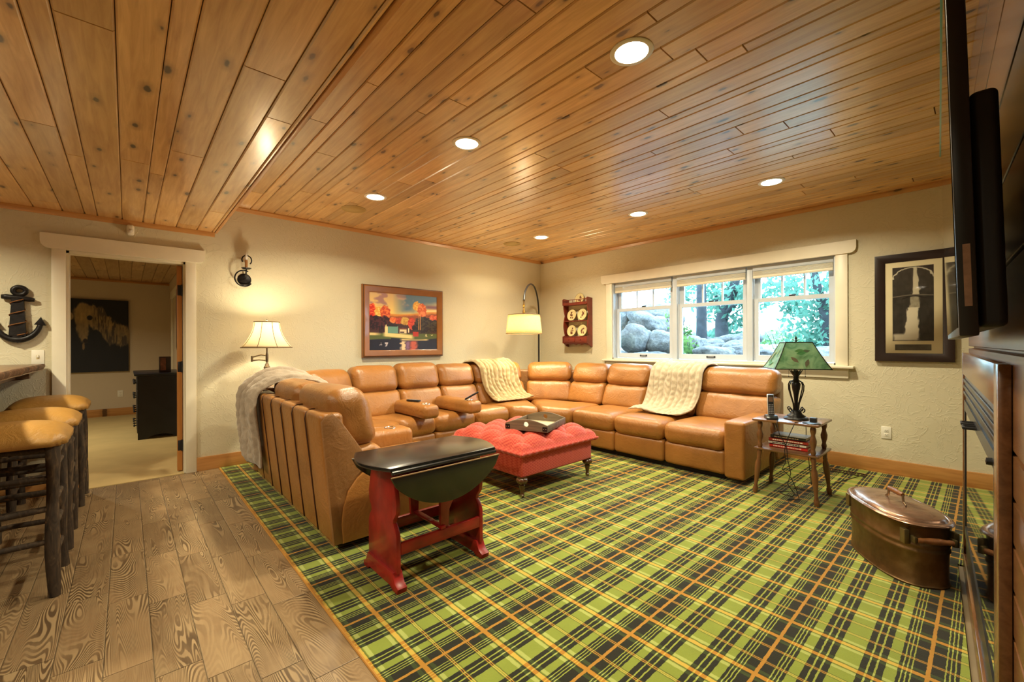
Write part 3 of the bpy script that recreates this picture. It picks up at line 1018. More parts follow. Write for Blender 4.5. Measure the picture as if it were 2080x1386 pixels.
for a, b, n, h in backs:
    back_unit(a, b, n, h, cr=0.60 if n == nL else 0.705)
# seats: front edge pair, back edge pair
seats = [((-2.63, 1.82), (-3.12, 1.82), (-2.63, 1.18), (-3.14, 1.18)), ((-3.34, 1.82), (-3.72, 1.86), (-3.34, 1.18), (-4.0, 1.25)),
         ((-3.72, 1.87), (-4.0, 2.08), (-4.02, 1.27), (-4.55, 1.80)),
         ((-4.0, 2.10), (-4.0, 2.52), (-4.56, 1.83), (-4.56, 2.42)), ((-4.0, 2.52), (-4.0, 3.06), (-4.56, 2.42), (-4.56, 2.95)),
         ((-4.0, 3.06), (-3.95, 3.55), (-4.56, 2.95), (-4.56, 3.50)),
         ((-3.95, 3.55), (-3.70, 3.79), (-4.56, 3.52), (-4.46, 4.34)), ((-3.70, 3.79), (-3.33, 3.94), (-4.46, 4.36), (-3.38, 4.68)),
         ((-3.33, 3.94), (-2.75, 3.94), (-3.36, 4.68), (-2.75, 4.68)), ((-2.75, 3.94), (-2.16, 3.94), (-2.75, 4.68), (-2.16, 4.68)),
         ((-2.16, 3.94), (-1.565, 3.94), (-2.16, 4.68), (-1.565, 4.68))]
for q in seats:
    seat_unit(*q)
# right arm
obj('arm', MB().puff(c8box(-1.565, -1.39, 3.93, 4.74, 0.05, 0.555), 0.03, (0.03, 0.006, 0.01), 6, 0.004, 3), LE, sofa, smooth=180)
# outer shells behind backs
sh = [(-3.98, 5.02), (-1.40, 5.02)]
obj('back_shell', MB().puff(c8box(-3.95, -1.39, 4.84, 5.02, 0.06, 0.86), 0.04, (0, 0.01, 0.01), 6), M['leatherback'], sofa, smooth=180)
obj('back_shell', MB().puff(c8box(-4.98, -4.80, 1.75, 4.25, 0.06, 0.86), 0.04, (0.01, 0, 0.01), 6), M['leatherback'], sofa, smooth=180)
obj('back_shell', MB().puff([[[(-4.98, 4.22, z) for z in (0.06, 0.86)], [(-4.80, 4.22, z) for z in (0.06, 0.86)]],
                             [[(-3.98, 5.02, z) for z in (0.06, 0.86)], [(-3.95, 4.84, z) for z in (0.06, 0.86)]]], 0.03, (0, 0, 0), 5), M['leatherback'], sofa, smooth=180)
obj('back_shell', MB().puff([[[(-4.98, 1.75, z) for z in (0.06, 0.85)], [(-4.80, 1.80, z) for z in (0.06, 0.85)]],
                             [[(-4.57, 0.86, z) for z in (0.06, 0.85)], [(-4.40, 1.02, z) for z in (0.06, 0.85)]]], 0.03, (0, 0, 0), 5), M['leatherback'], sofa, smooth=180)
# recliner mechanism plinth under the seats
obj('base', MB().box(-3.30, -1.60, 4.05, 4.84, Z0, 0.10).box(-4.80, -4.12, 1.9, 4.2, Z0, 0.10).box(-4.2, -2.66, 1.0, 1.70, Z0, 0.10)
    .prism([(-4.8, 4.2), (-4.12, 4.2), (-3.95, 3.75), (-3.3, 4.05), (-3.3, 4.84), (-4.2, 4.84)], 'z', Z0, 0.10), plain('sofa_base_black', (0.015, 0.012, 0.010), 0.8), sofa)
# rear of the free-standing wing: upright leather panels with stitched seams
xs = np.linspace(-2.575, -4.57, 8)
for i in range(7):
    a, b = xs[i] - 0.0015, xs[i + 1] + 0.0015
    z1 = 0.835
    c8 = [[[(b, 0.905, 0.045), (b, 0.825, z1)], [(b, 1.00, 0.045), (b, 0.965, z1)]], [[(a, 0.905, 0.045), (a, 0.825, z1)], [(a, 1.00, 0.045), (a, 0.965, z1)]]]
    obj('rear_panel', MB().puff(c8, 0.03, (0.003, 0.10, 0.004), 6, 0.004, 70 + i), M['leather'], sofa, smooth=180)
seam = plain('seam_thread', lin(70, 40, 18), 0.6)
for i in range(1, 7):
    x = xs[i]
    obj('seam', MB().tube([(x, 0.906, 0.06), (x, 0.884, 0.25), (x, 0.852, 0.55), (x, 0.827, 0.78), (x, 0.835, 0.815), (x, 0.865, 0.834), (x, 0.93, 0.834)], 0.0042, 6), seam, sofa, smooth=180)
# side of that wing: slanted back end and rounded seat end
pts = [(0.905, 0.05), (0.835, 0.79), (0.855, 0.825), (0.90, 0.835), (0.94, 0.80), (1.12, 0.53), (1.13, 0.50), (1.07, 0.455), (0.985, 0.36), (0.955, 0.22), (0.97, 0.05)]
obj('back_end_panel', MB().prism(pts, 'x', -2.66, -2.572, 0.012), M['leatherback'], sofa, smooth=35)
pts = [(0.955, 0.05), (0.945, 0.17), (0.955, 0.27), (0.985, 0.36), (1.04, 0.43), (1.11, 0.475), (1.20, 0.49), (1.74, 0.46), (1.80, 0.42), (1.82, 0.30), (1.80, 0.05)]
obj('seat_end_panel', MB().prism(pts, 'x', -2.645, -2.560, 0.018), M['leather'], sofa, smooth=35)


def console(c8, cx, cy, z, ang):
    k = obj('console_arm', MB().puff(c8, 0.045, (0.01, 0.01, 0.04), 6, 0.003, 5), LE, sofa, smooth=180)
    obj('cup_holder', MB().lathe([(0.0, z - 0.02), (0.034, z - 0.02), (0.036, z + 0.002), (0.040, z + 0.006), (0.046, z + 0.005), (0.048, z - 0.001)], cx, cy, 24), M['steel'], k)
    return k


console(c8box(-4.48, -3.80, 2.23, 2.42, 0.475, 0.615), -3.93, 2.325, 0.616, 0)
console(c8box(-4.48, -3.76, 2.76, 2.95, 0.475, 0.615), -3.90, 2.855, 0.616, 0)
console(c8box(-3.34, -3.125, 1.10, 1.74, 0.30, 0.565), -3.235, 1.58, 0.566, 0)

rm = plain('remote_black', (0.010, 0.010, 0.012), 0.35, var=0.2)


def remote(x, y, z, ang, tilt, label):
    Mx = Matrix.Translation((x, y, z)) @ Matrix.Rotation(ang, 4, 'Z') @ Matrix.Rotation(tilt, 4, 'Y')
    t = thing('remote_control', label, 'remote', (x, y, z), 0, 'remote controls on the console arms')
    obj('body', MB().box(-0.085, 0.085, -0.022, 0.022, 0.0, 0.018, 0.006).xf(Mx), rm, t)
    bt = plain('remote_buttons', (0.25, 0.25, 0.27), 0.5)
    mb = MB()
    for i in range(6):
        for j in (-1, 0, 1):
            mb.box(-0.06 + i * 0.018, -0.05 + i * 0.018, j * 0.011 - 0.004, j * 0.011 + 0.004, 0.017, 0.0195)
    obj('buttons', mb.xf(Mx), bt, t)


remote(-4.17, 2.315, 0.622, 0.35, 0, 'black remote control lying flat on a leather console arm')
remote(-3.84, 2.86, 0.66, 0.9, -0.5, 'black remote control propped up in the cup holder of a console arm')


# ================================================================== THROWS
def drape(path, wdir, w, m, nr, amp, name, label, nu=110, nv=80, thick=0.012, skew=0.0, seed=0, flare=0.0, ruche=0.5):
    """path: list of (point, normal) along the fall; wdir: 2D direction of the width"""
    P = [Vector(p) for p, n in path]
    Nn = [Vector(n).normalized() for p, n in path]
    cum = [0]
    for i in range(1, len(P)):
        cum.append(cum[-1] + (P[i] - P[i - 1]).length)
    T = cum[-1]
    wd = Vector((wdir[0], wdir[1], 0)).normalized()

    def at(t):
        d = t * T
        for i in range(len(P) - 1):
            if d <= cum[i + 1] + 1e-9:
                f = (d - cum[i]) / (cum[i + 1] - cum[i])
                return P[i].lerp(P[i + 1], f), Nn[i].lerp(Nn[i + 1], f).normalized()
        return P[-1], Nn[-1]
    # smooth the path
    samp = [at(j / nv) for j in range(nv + 1)]
    for _ in range(10):
        s2 = [samp[0]] + [((samp[j - 1][0] + samp[j][0] * 2 + samp[j + 1][0]) / 4, (samp[j - 1][1] + samp[j][1] * 2 + samp[j + 1][1]).normalized()) for j in range(1, nv)] + [samp[-1]]
        samp = s2
    G, B = [], []
    for i in range(nu + 1):
        s = i / nu
        row, rb = [], []
        for j in range(nv + 1):
            t = j / nv
            p, n = samp[j]
            ww = w * (1 + flare * (t - 0.3))
            wb = mnoise.noise(Vector((s * 5, t * 5, seed))) * 0.35 + mnoise.noise(Vector((s * 13, t * 14, seed + 4))) * 0.16
            ph = s * nr + wb
            rid = abs(math.sin(PI * ph)) ** 0.6
            pk = 0.5 + 0.5 * math.sin(2 * PI * (t * T / 0.075 + math.floor(ph) * 0.47 + mnoise.noise(Vector((s * 9, t * 4, seed + 9)))))
            h = amp * rid * (1 - ruche * 0.5 * pk)
            edge = min(1, min(s, 1 - s) * 25) * min(1, min(t, 1 - t) * 20)
            h = h * (0.25 + 0.75 * edge)
            big = mnoise.noise(Vector((s * 2.3, t * 2.6, seed + 2))) * amp * 1.3
            q = p + wd * ((s - 0.5) * ww + skew * (t - 0.3) + 0.025 * mnoise.noise(Vector((t * 4, s * 2, seed + 7)))) + n * (thick + h + max(big, -amp * 0.4))
            row.append(q)
            rb.append(p + wd * ((s - 0.5) * ww + skew * (t - 0.3) + 0.025 * mnoise.noise(Vector((t * 4, s * 2, seed + 7)))) + n * max(0.002, max(big, -amp * 0.4)))
        G.append(row)
        B.append(rb)
    mb = MB().grid(G)
    o = len(mb.v)
    n, k = nu + 1, nv + 1
    mb.v += [tuple(p) for r in B for p in r]
    mb.f += [tuple(o + q for q in (i * k + j, (i + 1) * k + j, (i + 1) * k + j + 1, i * k + j + 1)) for i in range(nu) for j in range(nv)]
    for j in range(nv):
        for i in (0, nu):
            mb.f.append((i * k + j, i * k + j + 1, o + i * k + j + 1, o + i * k + j))
    for i in range(nu):
        for j in (0, nv):
            mb.f.append((i * k + j, (i + 1) * k + j, o + (i + 1) * k + j, o + i * k + j))
    return top(name, mb, m, label, 'throw', smooth=180)


# beige one on the window side: over the back, down onto the seat
yb = 4.75
drape([((-2.36, yb + 0.29, 0.80), (0, 1, 0.05)), ((-2.36, yb + 0.27, 0.97), (0, 0.9, 0.4)), ((-2.36, yb + 0.16, 1.005), (0, 0, 1)), ((-2.36, yb + 0.02, 1.0), (0, -0.5, 1)),
       ((-2.36, yb - 0.08, 0.93), (0, -1, 0.3)), ((-2.36, yb - 0.12, 0.74), (0, -1, 0.2)), ((-2.36, yb - 0.16, 0.60), (0, -1, 0.3)), ((-2.36, yb - 0.24, 0.505), (0, -0.7, 0.8)),
       ((-2.36, yb - 0.40, 0.488), (0, -0.1, 1)), ((-2.36, yb - 0.50, 0.488), (0, 0, 1))],
      (1, 0), 0.62, M['fur_beige'], 9, 0.030, 'throw_blanket', 'beige ruched fur throw draped over the sofa back below the window', skew=-0.10, seed=3)
# tan one on the painting side near the corner
xa = -4.60
drape([((xa - 0.29, 3.78, 0.80), (-1, 0, 0.05)), ((xa - 0.27, 3.78, 0.97), (-0.9, 0, 0.4)), ((xa - 0.16, 3.78, 1.005), (0, 0, 1)), ((xa - 0.02, 3.78, 1.0), (0.5, 0, 1)),
       ((xa + 0.08, 3.78, 0.93), (1, 0, 0.3)), ((xa + 0.12, 3.78, 0.74), (1, 0, 0.2)), ((xa + 0.16, 3.78, 0.60), (1, 0, 0.3)), ((xa + 0.24, 3.80, 0.505), (0.7, 0, 0.8)),
       ((xa + 0.34, 3.82, 0.488), (0.1, 0, 1))],
      (0.06, 1), 0.62, M['fur_tan'], 9, 0.030, 'throw_blanket', 'tan ruched fur throw draped over the sofa back by the corner', skew=0.14, seed=8)
# grey one over the free-standing wing, hanging down behind
drape([((-4.10, 1.30, 0.82), (0.2, 1, 0.4)), ((-4.12, 1.22, 0.925), (0, 0.7, 0.8)), ((-4.17, 1.08, 0.955), (0, 0, 1)), ((-4.24, 0.95, 0.935), (0, -0.3, 1)), ((-4.30, 0.86, 0.875), (0, -0.7, 0.7)),
       ((-4.34, 0.805, 0.83), (0, -1, 0.3)), ((-4.35, 0.800, 0.70), (0, -1, 0)), ((-4.36, 0.825, 0.5), (0, -1, 0)), ((-4.37, 0.845, 0.30), (0, -1, 0)), ((-4.37, 0.85, 0.20), (0, -1, 0))],
      (1, 0), 0.58, M['fur_grey'], 6, 0.045, 'throw_blanket', 'grey fur throw hanging over the rear of the sofa wing by the doorway', seed=15, ruche=0.3, thick=0.02)

# ================================================================== OTTOMAN
ox0, ox1, oy0, oy1 = -3.40, -2.455, 2.31, 3.275
ot = thing('tufted_ottoman', 'large square red tufted ottoman on turned wooden legs', 'ottoman', ((ox0 + ox1) / 2, (oy0 + oy1) / 2, Z0))
obj('base', MB().puff(c8box(ox0 + 0.03, ox1 - 0.03, oy0 + 0.03, oy1 - 0.03, 0.165, 0.345), 0.018, (0.006, 0.006, 0), 6), M['redfab'], ot, smooth=180)
n = 92
G = []
cx, cy, hx, hy = (ox0 + ox1) / 2, (oy0 + oy1) / 2, (ox1 - ox0) / 2, (oy1 - oy0) / 2
px = 0.27
for i in range(n + 1):
    row = []
    for j in range(n + 1):
        u, v = 2 * i / n - 1, 2 * j / n - 1
        x, y = cx + u * hx, cy + v * hy
        a, b = (x - cx + y - cy) / px, (x - cx - y + cy) / px
        tuft = (abs(math.sin(PI * a)) * abs(math.sin(PI * b))) ** 0.42
        inner = max(0, 1 - max(abs(u), abs(v)) ** 9)
        # folds running over the rolled edge
        e = max(abs(u), abs(v))
        roll = math.sqrt(max(0, 1 - max(0, (e - 0.80) / 0.20) ** 2))
        z = 0.372 + 0.062 * roll + 0.060 * tuft * inner - 0.02 * (1 - inner) * 0
        row.append((x, y, z))
    G.append(row)
tm = MB().grid(G)
# rolled side below the top grid
ring = [(i, 0) for i in range(n)] + [(n, j) for j in range(n)] + [(i, n) for i in range(n, 0, -1)] + [(0, j) for j in range(n, 0, -1)]
prev = [i * (n + 1) + j for i, j in ring]
for zz, inset in ((0.372, -0.012), (0.355, -0.010), (0.340, 0.004), (0.335, 0.03)):
    cur = []
    for (i, j) in ring:
        u, v = 2 * i / n - 1, 2 * j / n - 1
        w = 0.004 * math.sin((i + j) * 0.9)
        tm.v.append((cx + u * (hx - inset + w), cy + v * (hy - inset + w), zz))
        cur.append(len(tm.v) - 1)
    for q in range(len(ring)):
        q2 = (q + 1) % len(ring)
        tm.f.append((prev[q], prev[q2], cur[q2], cur[q]))
    prev = cur
tm.f.append(tuple(prev))
cu = obj('tufted_cushion', tm, M['redfab'], ot, smooth=180)
for i in range(-3, 4):
    for j in range(-3, 4):
        bx, by = cx + (i + j) * px / 2, cy + (i - j) * px / 2
        if abs(bx - cx) < hx * 0.82 and abs(by - cy) < hy * 0.82:
            obj('button', MB().lathe([(0.0, 0.447), (0.010, 0.445), (0.014, 0.437), (0.013, 0.428)], bx, by, 12), M['redfab'], cu, smooth=180)
prof = [(0.0, 0.0), (0.016, 0.002), (0.020, 0.014), (0.016, 0.026), (0.013, 0.030), (0.017, 0.05), (0.024, 0.085), (0.027, 0.098), (0.022, 0.102), (0.025, 0.108), (0.040, 0.116), (0.049, 0.132), (0.046, 0.148), (0.036, 0.156), (0.040, 0.166)]
for x in (ox0 + 0.085, ox1 - 0.085):
    for y in (oy0 + 0.085, oy1 - 0.085):
        x2, y2 = x + (0.025 if x > cx else -0.025), y + (0.025 if y > cy else -0.025)
        lg = obj('leg', MB().lathe([(r, z + Z0 + 0.001) for r, z in prof], x2, y2, 20), M['turned'], ot, smooth=60)
        obj('caster', MB().lathe([(0.0, -0.008), (0.012, -0.008), (0.013, 0), (0.012, 0.008), (0, 0.008)], 0, 0, 14, Matrix.Translation((x2 + 0.012, y2 - 0.012, Z0 + 0.0135)) @ Matrix.Rotation(PI / 2, 4, 'X')), M['bronze'], lg)

# tray with arched, round-holed ends
tr = thing('serving_tray', 'weathered wooden tray with arched ends and round handle holes on red ottoman', 'tray', (-2.765, 2.79, 0.488), math.radians(22))
tw, td = 0.20, 0.235          # half sizes: x (arched end), y (length)


def arch_end(y0, y1):
    bm = bmesh.new()
    npt = 25
    outer = [(-tw, 0.0), (tw, 0.0)] + [(tw - 2 * tw * i / (npt - 1), 0.055 + 0.042 * math.sin(PI * i / (npt - 1))) for i in range(npt)]
    hole = [(0.024 * math.cos(2 * PI * i / 20), 0.055 + 0.021 * math.sin(2 * PI * i / 20)) for i in range(20)]
    vs = [bm.verts.new((x, y0, z)) for x, z in outer]
    hs = [bm.verts.new((x, y0, z)) for x, z in hole]
    es = [bm.edges.new((vs[i], vs[(i + 1) % len(vs)])) for i in range(len(vs))] + [bm.edges.new((hs[i], hs[(i + 1) % 20])) for i in range(20)]
    r = bmesh.ops.triangle_fill(bm, use_beauty=True, edges=es)
    fs = [f for f in bm.faces if (f.calc_center_median() - Vector((0, y0, 0.055))).length > 0.001]
    ex = bmesh.ops.extrude_face_region(bm, geom=bm.faces[:])
    bmesh.ops.translate(bm, verts=[v for v in ex['geom'] if isinstance(v, bmesh.types.BMVert)], vec=(0, y1 - y0, 0))
    return MB().bm(bm)


obj('tray_end', arch_end(-td, -td + 0.016), M['traywood'], tr, local=True, smooth=30)
obj('tray_end', arch_end(td - 0.016, td), M['traywood'], tr, local=True, smooth=30)
for sx in (-1, 1):
    x0 = sx * tw - (0.016 if sx > 0 else 0)
    obj('tray_side', MB().box(x0, x0 + 0.016, -td + 0.016, td - 0.016, 0, 0.055, 0.002), M['traywood'], tr, local=True)
obj('tray_bottom', MB().box(-tw + 0.016, tw - 0.016, -td + 0.016, td - 0.016, 0.002, 0.012), plain('tray_board', lin(196, 184, 150), 0.55, var=0.15), tr, local=True)
for sx in (-1, 1):
    br = MB().box(sx * tw - 0.045 if sx > 0 else sx * tw, sx * tw if sx > 0 else sx * tw + 0.045, -td - 0.002, -td, 0.008, 0.045)
    obj('corner_strap', br, M['iron'], tr, local=True)
    rv = MB()
    for q in (0.012, 0.032):
        rv.lathe([(0.004, 0), (0.003, 0.003), (0, 0.004)], 0, 0, 8, Matrix.Translation((sx * (tw - q), -td - 0.002, 0.026)) @ Matrix.Rotation(PI / 2, 4, 'X'))
    obj('rivet', rv, M['steel'], tr, local=True)

# ================================================================== DROP-LEAF TABLE
dl = thing('drop_leaf_table', 'small drop-leaf trestle table with black top and barn-red legs', 'table', (-2.14, 1.28, Z0))
RP, BW = M['redpaint'], M['blackwood']
tx0, tx1, ty0, ty1, tz = -2.36, -1.925, 0.945, 1.60, 0.640


def oval_top():
    pts = []
    w = tx1 - tx0
    for i in range(13):
        a = i / 12
        x = tx0 + w * a
        pts.append((x, ty0 - 0.07 * math.sin(PI * a) * 1.0))
    for i in range(13):
        a = i / 12
        x = tx1 - w * a
        pts.append((x, ty1 + 0.07 * math.sin(PI * a)))
    return pts


obj('table_top', MB().prism(oval_top(), 'z', tz - 0.020, tz, 0.006), BW, dl, smooth=35)
for xj in (tx1 + 0.004, tx0 - 0.004):
    obj('rule_joint', MB().tube([(xj, ty0 + 0.004, tz - 0.024), (xj, ty1 - 0.004, tz - 0.024)], 0.010, 10), BW, dl)
for sx, xx in ((1, tx1 + 0.008), (-1, tx0 - 0.026)):
    pts = []
    for i in range(25):
        a = i / 24
        yy = (ty0 - 0.012) + (ty1 - ty0 + 0.024) * a
        pts.append((yy, tz - 0.038 - 0.190 * (math.sin(PI * a) ** 0.62 if 0 < a < 1 else 0)))
    lf = obj('drop_leaf', MB().prism(pts, 'x', xx, xx + 0.018, 0.004), BW, dl, smooth=35)
    obj('worn_edge', MB().box(xx + (0.012 if sx > 0 else 0), xx + (0.0195 if sx > 0 else 0.006), ty0 - 0.010, ty1 + 0.010, tz - 0.042, tz - 0.0375), plain('worn_edge_%d' % sx, lin(150, 118, 82), 0.5), lf)


def trestle(y0, y1):
    # lyre-shaped end board, outline in (x,z), mirrored
    half = [(0.110, 0.612), (0.115, 0.56), (0.128, 0.50), (0.138, 0.44), (0.132, 0.40), (0.104, 0.365), (0.100, 0.345), (0.120, 0.320), (0.140, 0.285), (0.142, 0.25), (0.122, 0.225), (0.112, 0.21), (0.112, 0.085)]
    half = [(0.128, 0.612), (0.132, 0.56), (0.148, 0.50), (0.165, 0.43), (0.160, 0.385), (0.132, 0.350), (0.128, 0.33), (0.150, 0.305), (0.166, 0.27), (0.166, 0.085)]
    cx = -2.145
    pts = [(cx + a, b) for a, b in half] + [(cx - a, b) for a, b in half[::-1]]
    e = obj('trestle_end', MB().prism(pts, 'y', y0, y1, 0.005), RP, dl, smooth=35)
    ft = [(cx - 0.20, Z0), (cx - 0.205, 0.03), (cx - 0.175, 0.045), (cx - 0.16, 0.07), (cx - 0.15, 0.092), (cx + 0.15, 0.092), (cx + 0.16, 0.07), (cx + 0.175, 0.045), (cx + 0.205, 0.03), (cx + 0.20, Z0),
          (cx + 0.15, Z0), (cx + 0.12, 0.02), (cx - 0.12, 0.02), (cx - 0.15, Z0)]
    obj('foot', MB().prism(ft, 'y', y0 - 0.014, y1 + 0.014, 0.004), RP, dl, smooth=35)


trestle(1.00, 1.026)
trestle(1.525, 1.551)
for x in (-2.300, -1.990):
    obj('stretcher', MB().box(x - 0.012, x + 0.012, 1.026, 1.525, 0.175, 0.235, 0.003), RP, dl)
obj('cross_rail', MB().box(-2.315, -1.975, 1.262, 1.292, 0.236, 0.252, 0.003), RP, dl)
obj('top_block', MB().box(-2.32, -1.97, 1.20, 1.35, 0.600, 0.6195, 0.003), RP, dl)
for sx in (-1, 1):     # gate brackets that swing out to hold the leaves
    x = -2.145 + sx * 0.148
    pts = [(1.265, 0.236), (1.315, 0.236), (1.322, 0.33), (1.345, 0.375), (1.395, 0.405), (1.425, 0.44), (1.43, 0.549), (1.265, 0.549)]
    if sx < 0:
        pts = [(2.565 - a, b) for a, b in pts][::-1]
    obj('gate_bracket', MB().prism(pts, 'x', x - 0.011, x + 0.011, 0.003), RP, dl, smooth=35)
for xj in (-2.32, -1.992):
    obj('apron', MB().box(xj, xj + 0.022, 1.026, 1.525, 0.55, 0.6195, 0.003), RP, dl)

# ================================================================== END TABLE AND WHAT STANDS ON IT
et = thing('end_table', 'two-tier brown maple end table with turned splayed legs beside the sofa arm', 'table', (-1.075, 4.07, Z0))
obj('table_top', MB().box(-1.305, -0.845, 3.855, 4.285, 0.600, 0.618, 0.006), M['maple_x'], et)
obj('shelf', MB().box(-1.30, -0.85, 3.875, 4.285, 0.362, 0.380, 0.006), M['maple_x'], et)
pr_up = [(0.014, 0.0), (0.019, 0.02), (0.016, 0.035), (0.013, 0.045), (0.022, 0.085), (0.024, 0.11), (0.016, 0.14), (0.013, 0.155), (0.020, 0.18), (0.021, 0.20), (0.013, 0.22)]
pr_dn = [(0.0, 0.0), (0.016, 0.0), (0.019, 0.02), (0.020, 0.04), (0.013, 0.055), (0.015, 0.062), (0.012, 0.07), (0.016, 0.12), (0.023, 0.20), (0.022, 0.25), (0.014, 0.28), (0.017, 0.29), (0.014, 0.30), (0.019, 0.335), (0.017, 0.363)]
for sx in (-1, 1):
    for sy in (-1, 1):
        x, y = -1.075 + sx * 0.185, 4.07 + sy * 0.165
        obj('spindle', MB().lathe([(r, z + 0.380) for r, z in pr_up], x, y, 18), M['maple'], et, smooth=60)
        # splayed lower leg: sheared lathe
        mb = MB().lathe([(r, z) for r, z in pr_dn], 0, 0, 18)
        mb.v = [(vx + x + sx * (0.018 + 0.03 * (1 - vz / 0.363)) - sx * 0.018, vy + y + sy * 0.03 * (1 - vz / 0.363), vz + Z0 - 0.004 + 0.0045) for vx, vy, vz in mb.v]
        mb.v = [(a, b, min(c, 0.3625)) for a, b, c in mb.v]
        obj('leg', mb, M['maple'], et, smooth=60)
zt_ = 0.6185

# books on the lower shelf
def book(x0, x1, y0, y1, z0, z1, c, label, seed):
    t = thing('book', label, 'book', ((x0 + x1) / 2, (y0 + y1) / 2, z0), 0, 'books stacked on the end table shelf')
    mb = MB().box(x0, x1, y0, y1, z0, z0 + 0.003).box(x0, x1, y0, y1, z1 - 0.003, z1).box(x0, x1, y0, y0 + 0.003, z0, z1)
    obj('cover', mb, plain('book_cover_%d' % seed, c, 0.3, var=0.1, coat=0.3), t)
    obj('pages', MB().box(x0 + 0.004, x1 - 0.004, y0 + 0.0035, y1 - 0.005, z0 + 0.0032, z1 - 0.0032), plain('book_pages_%d' % seed, lin(222, 210, 184), 0.8), t)
    # title band on the spine
    ln = MB()
    r = random.Random(seed)
    xx = x0 + 0.03
    while xx < x1 - 0.05:
        w = r.uniform(0.006, 0.02)
        ln.box(xx, xx + w, y0 - 0.0006, y0, (z0 + z1) / 2 - 0.004, (z0 + z1) / 2 + 0.004)
        xx += w + 0.004
    obj('spine_lettering', ln, plain('spine_ink_%d' % seed, lin(230, 214, 190) if sum(c) < 1.2 else lin(40, 34, 32), 0.5), t)


book(-1.215, -0.945, 3.985, 4.175, 0.3805, 0.406, lin(196, 42, 34), 'bright red book at the bottom of the end table stack', 1)
book(-1.225, -0.955, 3.990, 4.180, 0.4065, 0.430, lin(216, 206, 188), 'white book between two red ones on the end table shelf', 2)
book(-1.22, -0.94, 3.985, 4.185, 0.4305, 0.456, lin(150, 40, 32), 'dark red book second from the top of the end table stack', 3)
book(-1.21, -0.96, 3.995, 4.185, 0.4565, 0.480, lin(40, 48, 50), 'charcoal book on top of the end table stack', 4)

# table lamp
lx, ly = -1.045, 4.075
tl = thing('table_lamp', 'bronze scrolled table lamp with green leaf-pressed mica shade on end table', 'lamp', (lx, ly, zt_))
zb_ = zt_
obj('lamp_base', MB().lathe([(0, 0.0), (0.085, 0.0), (0.090, 0.008), (0.080, 0.018), (0.066, 0.022), (0.062, 0.032), (0.048, 0.040), (0.040, 0.052), (0.034, 0.066), (0.022, 0.072), (0.0, 0.074)], 0, 0, 32, Matrix.Translation((0, 0, zb_))).xf(Matrix.Translation((lx, ly, 0))), M['iron'], tl, smooth=50)
st = [(0.016, 0.07), (0.014, 0.10), (0.013, 0.15), (0.018, 0.20), (0.030, 0.26), (0.033, 0.29), (0.022, 0.305), (0.026, 0.315), (0.018, 0.33), (0.020, 0.345), (0.010, 0.36), (0.009, 0.40)]
obj('stem', MB().lathe([(0, 0.07)] + st + [(0, 0.40)], 0, 0, 20, Matrix.Translation((lx, ly, zb_))), M['iron'], tl, smooth=50)
for q in range(4):
    a = PI / 4 + q * PI / 2 + 0.35
    c, s_ = math.cos(a), math.sin(a)
    prof = [(0.060, 0.062), (0.072, 0.070), (0.076, 0.085), (0.066, 0.094), (0.054, 0.088), (0.046, 0.072), (0.030, 0.066), (0.022, 0.085), (0.028, 0.13), (0.050, 0.19), (0.066, 0.24), (0.068, 0.28), (0.056, 0.305), (0.034, 0.312), (0.018, 0.318)]
    pp = []
    for i in range(len(prof) - 1):
        for w in (0, 0.5):
            pp.append((prof[i][0] * (1 - w) + prof[i + 1][0] * w, prof[i][1] * (1 - w) + prof[i + 1][1] * w))
    pp.append(prof[-1])
    obj('scroll_rod', MB().tube([(lx + r * c, ly + r * s_, zb_ + z) for r, z in pp], 0.0045, 8), M['iron'], tl, smooth=180)
for q in range(6):
    a = q * PI / 3
    mb = MB()
    ds = [(0.012, 0.35, 0.004), (0.022, 0.365, 0.012), (0.034, 0.385, 0.012), (0.044, 0.405, 0.001)]
    P = []
    for r, z, w in ds:
        c, s_ = math.cos(a), math.sin(a)
        P.append([(lx + r * c - w * s_, ly + r * s_ + w * c, zb_ + z), (lx + (r + 0.003) * c, ly + (r + 0.003) * s_, zb_ + z - 0.003), (lx + r * c + w * s_, ly + r * s_ - w * c, zb_ + z)])
    mb.grid(P)
    P2 = [[(x, y, z - 0.003) for x, y, z in row] for row in P]
    mb.grid([row[::-1] for row in P2])
    obj('leaf', mb, M['iron'], tl, smooth=180)
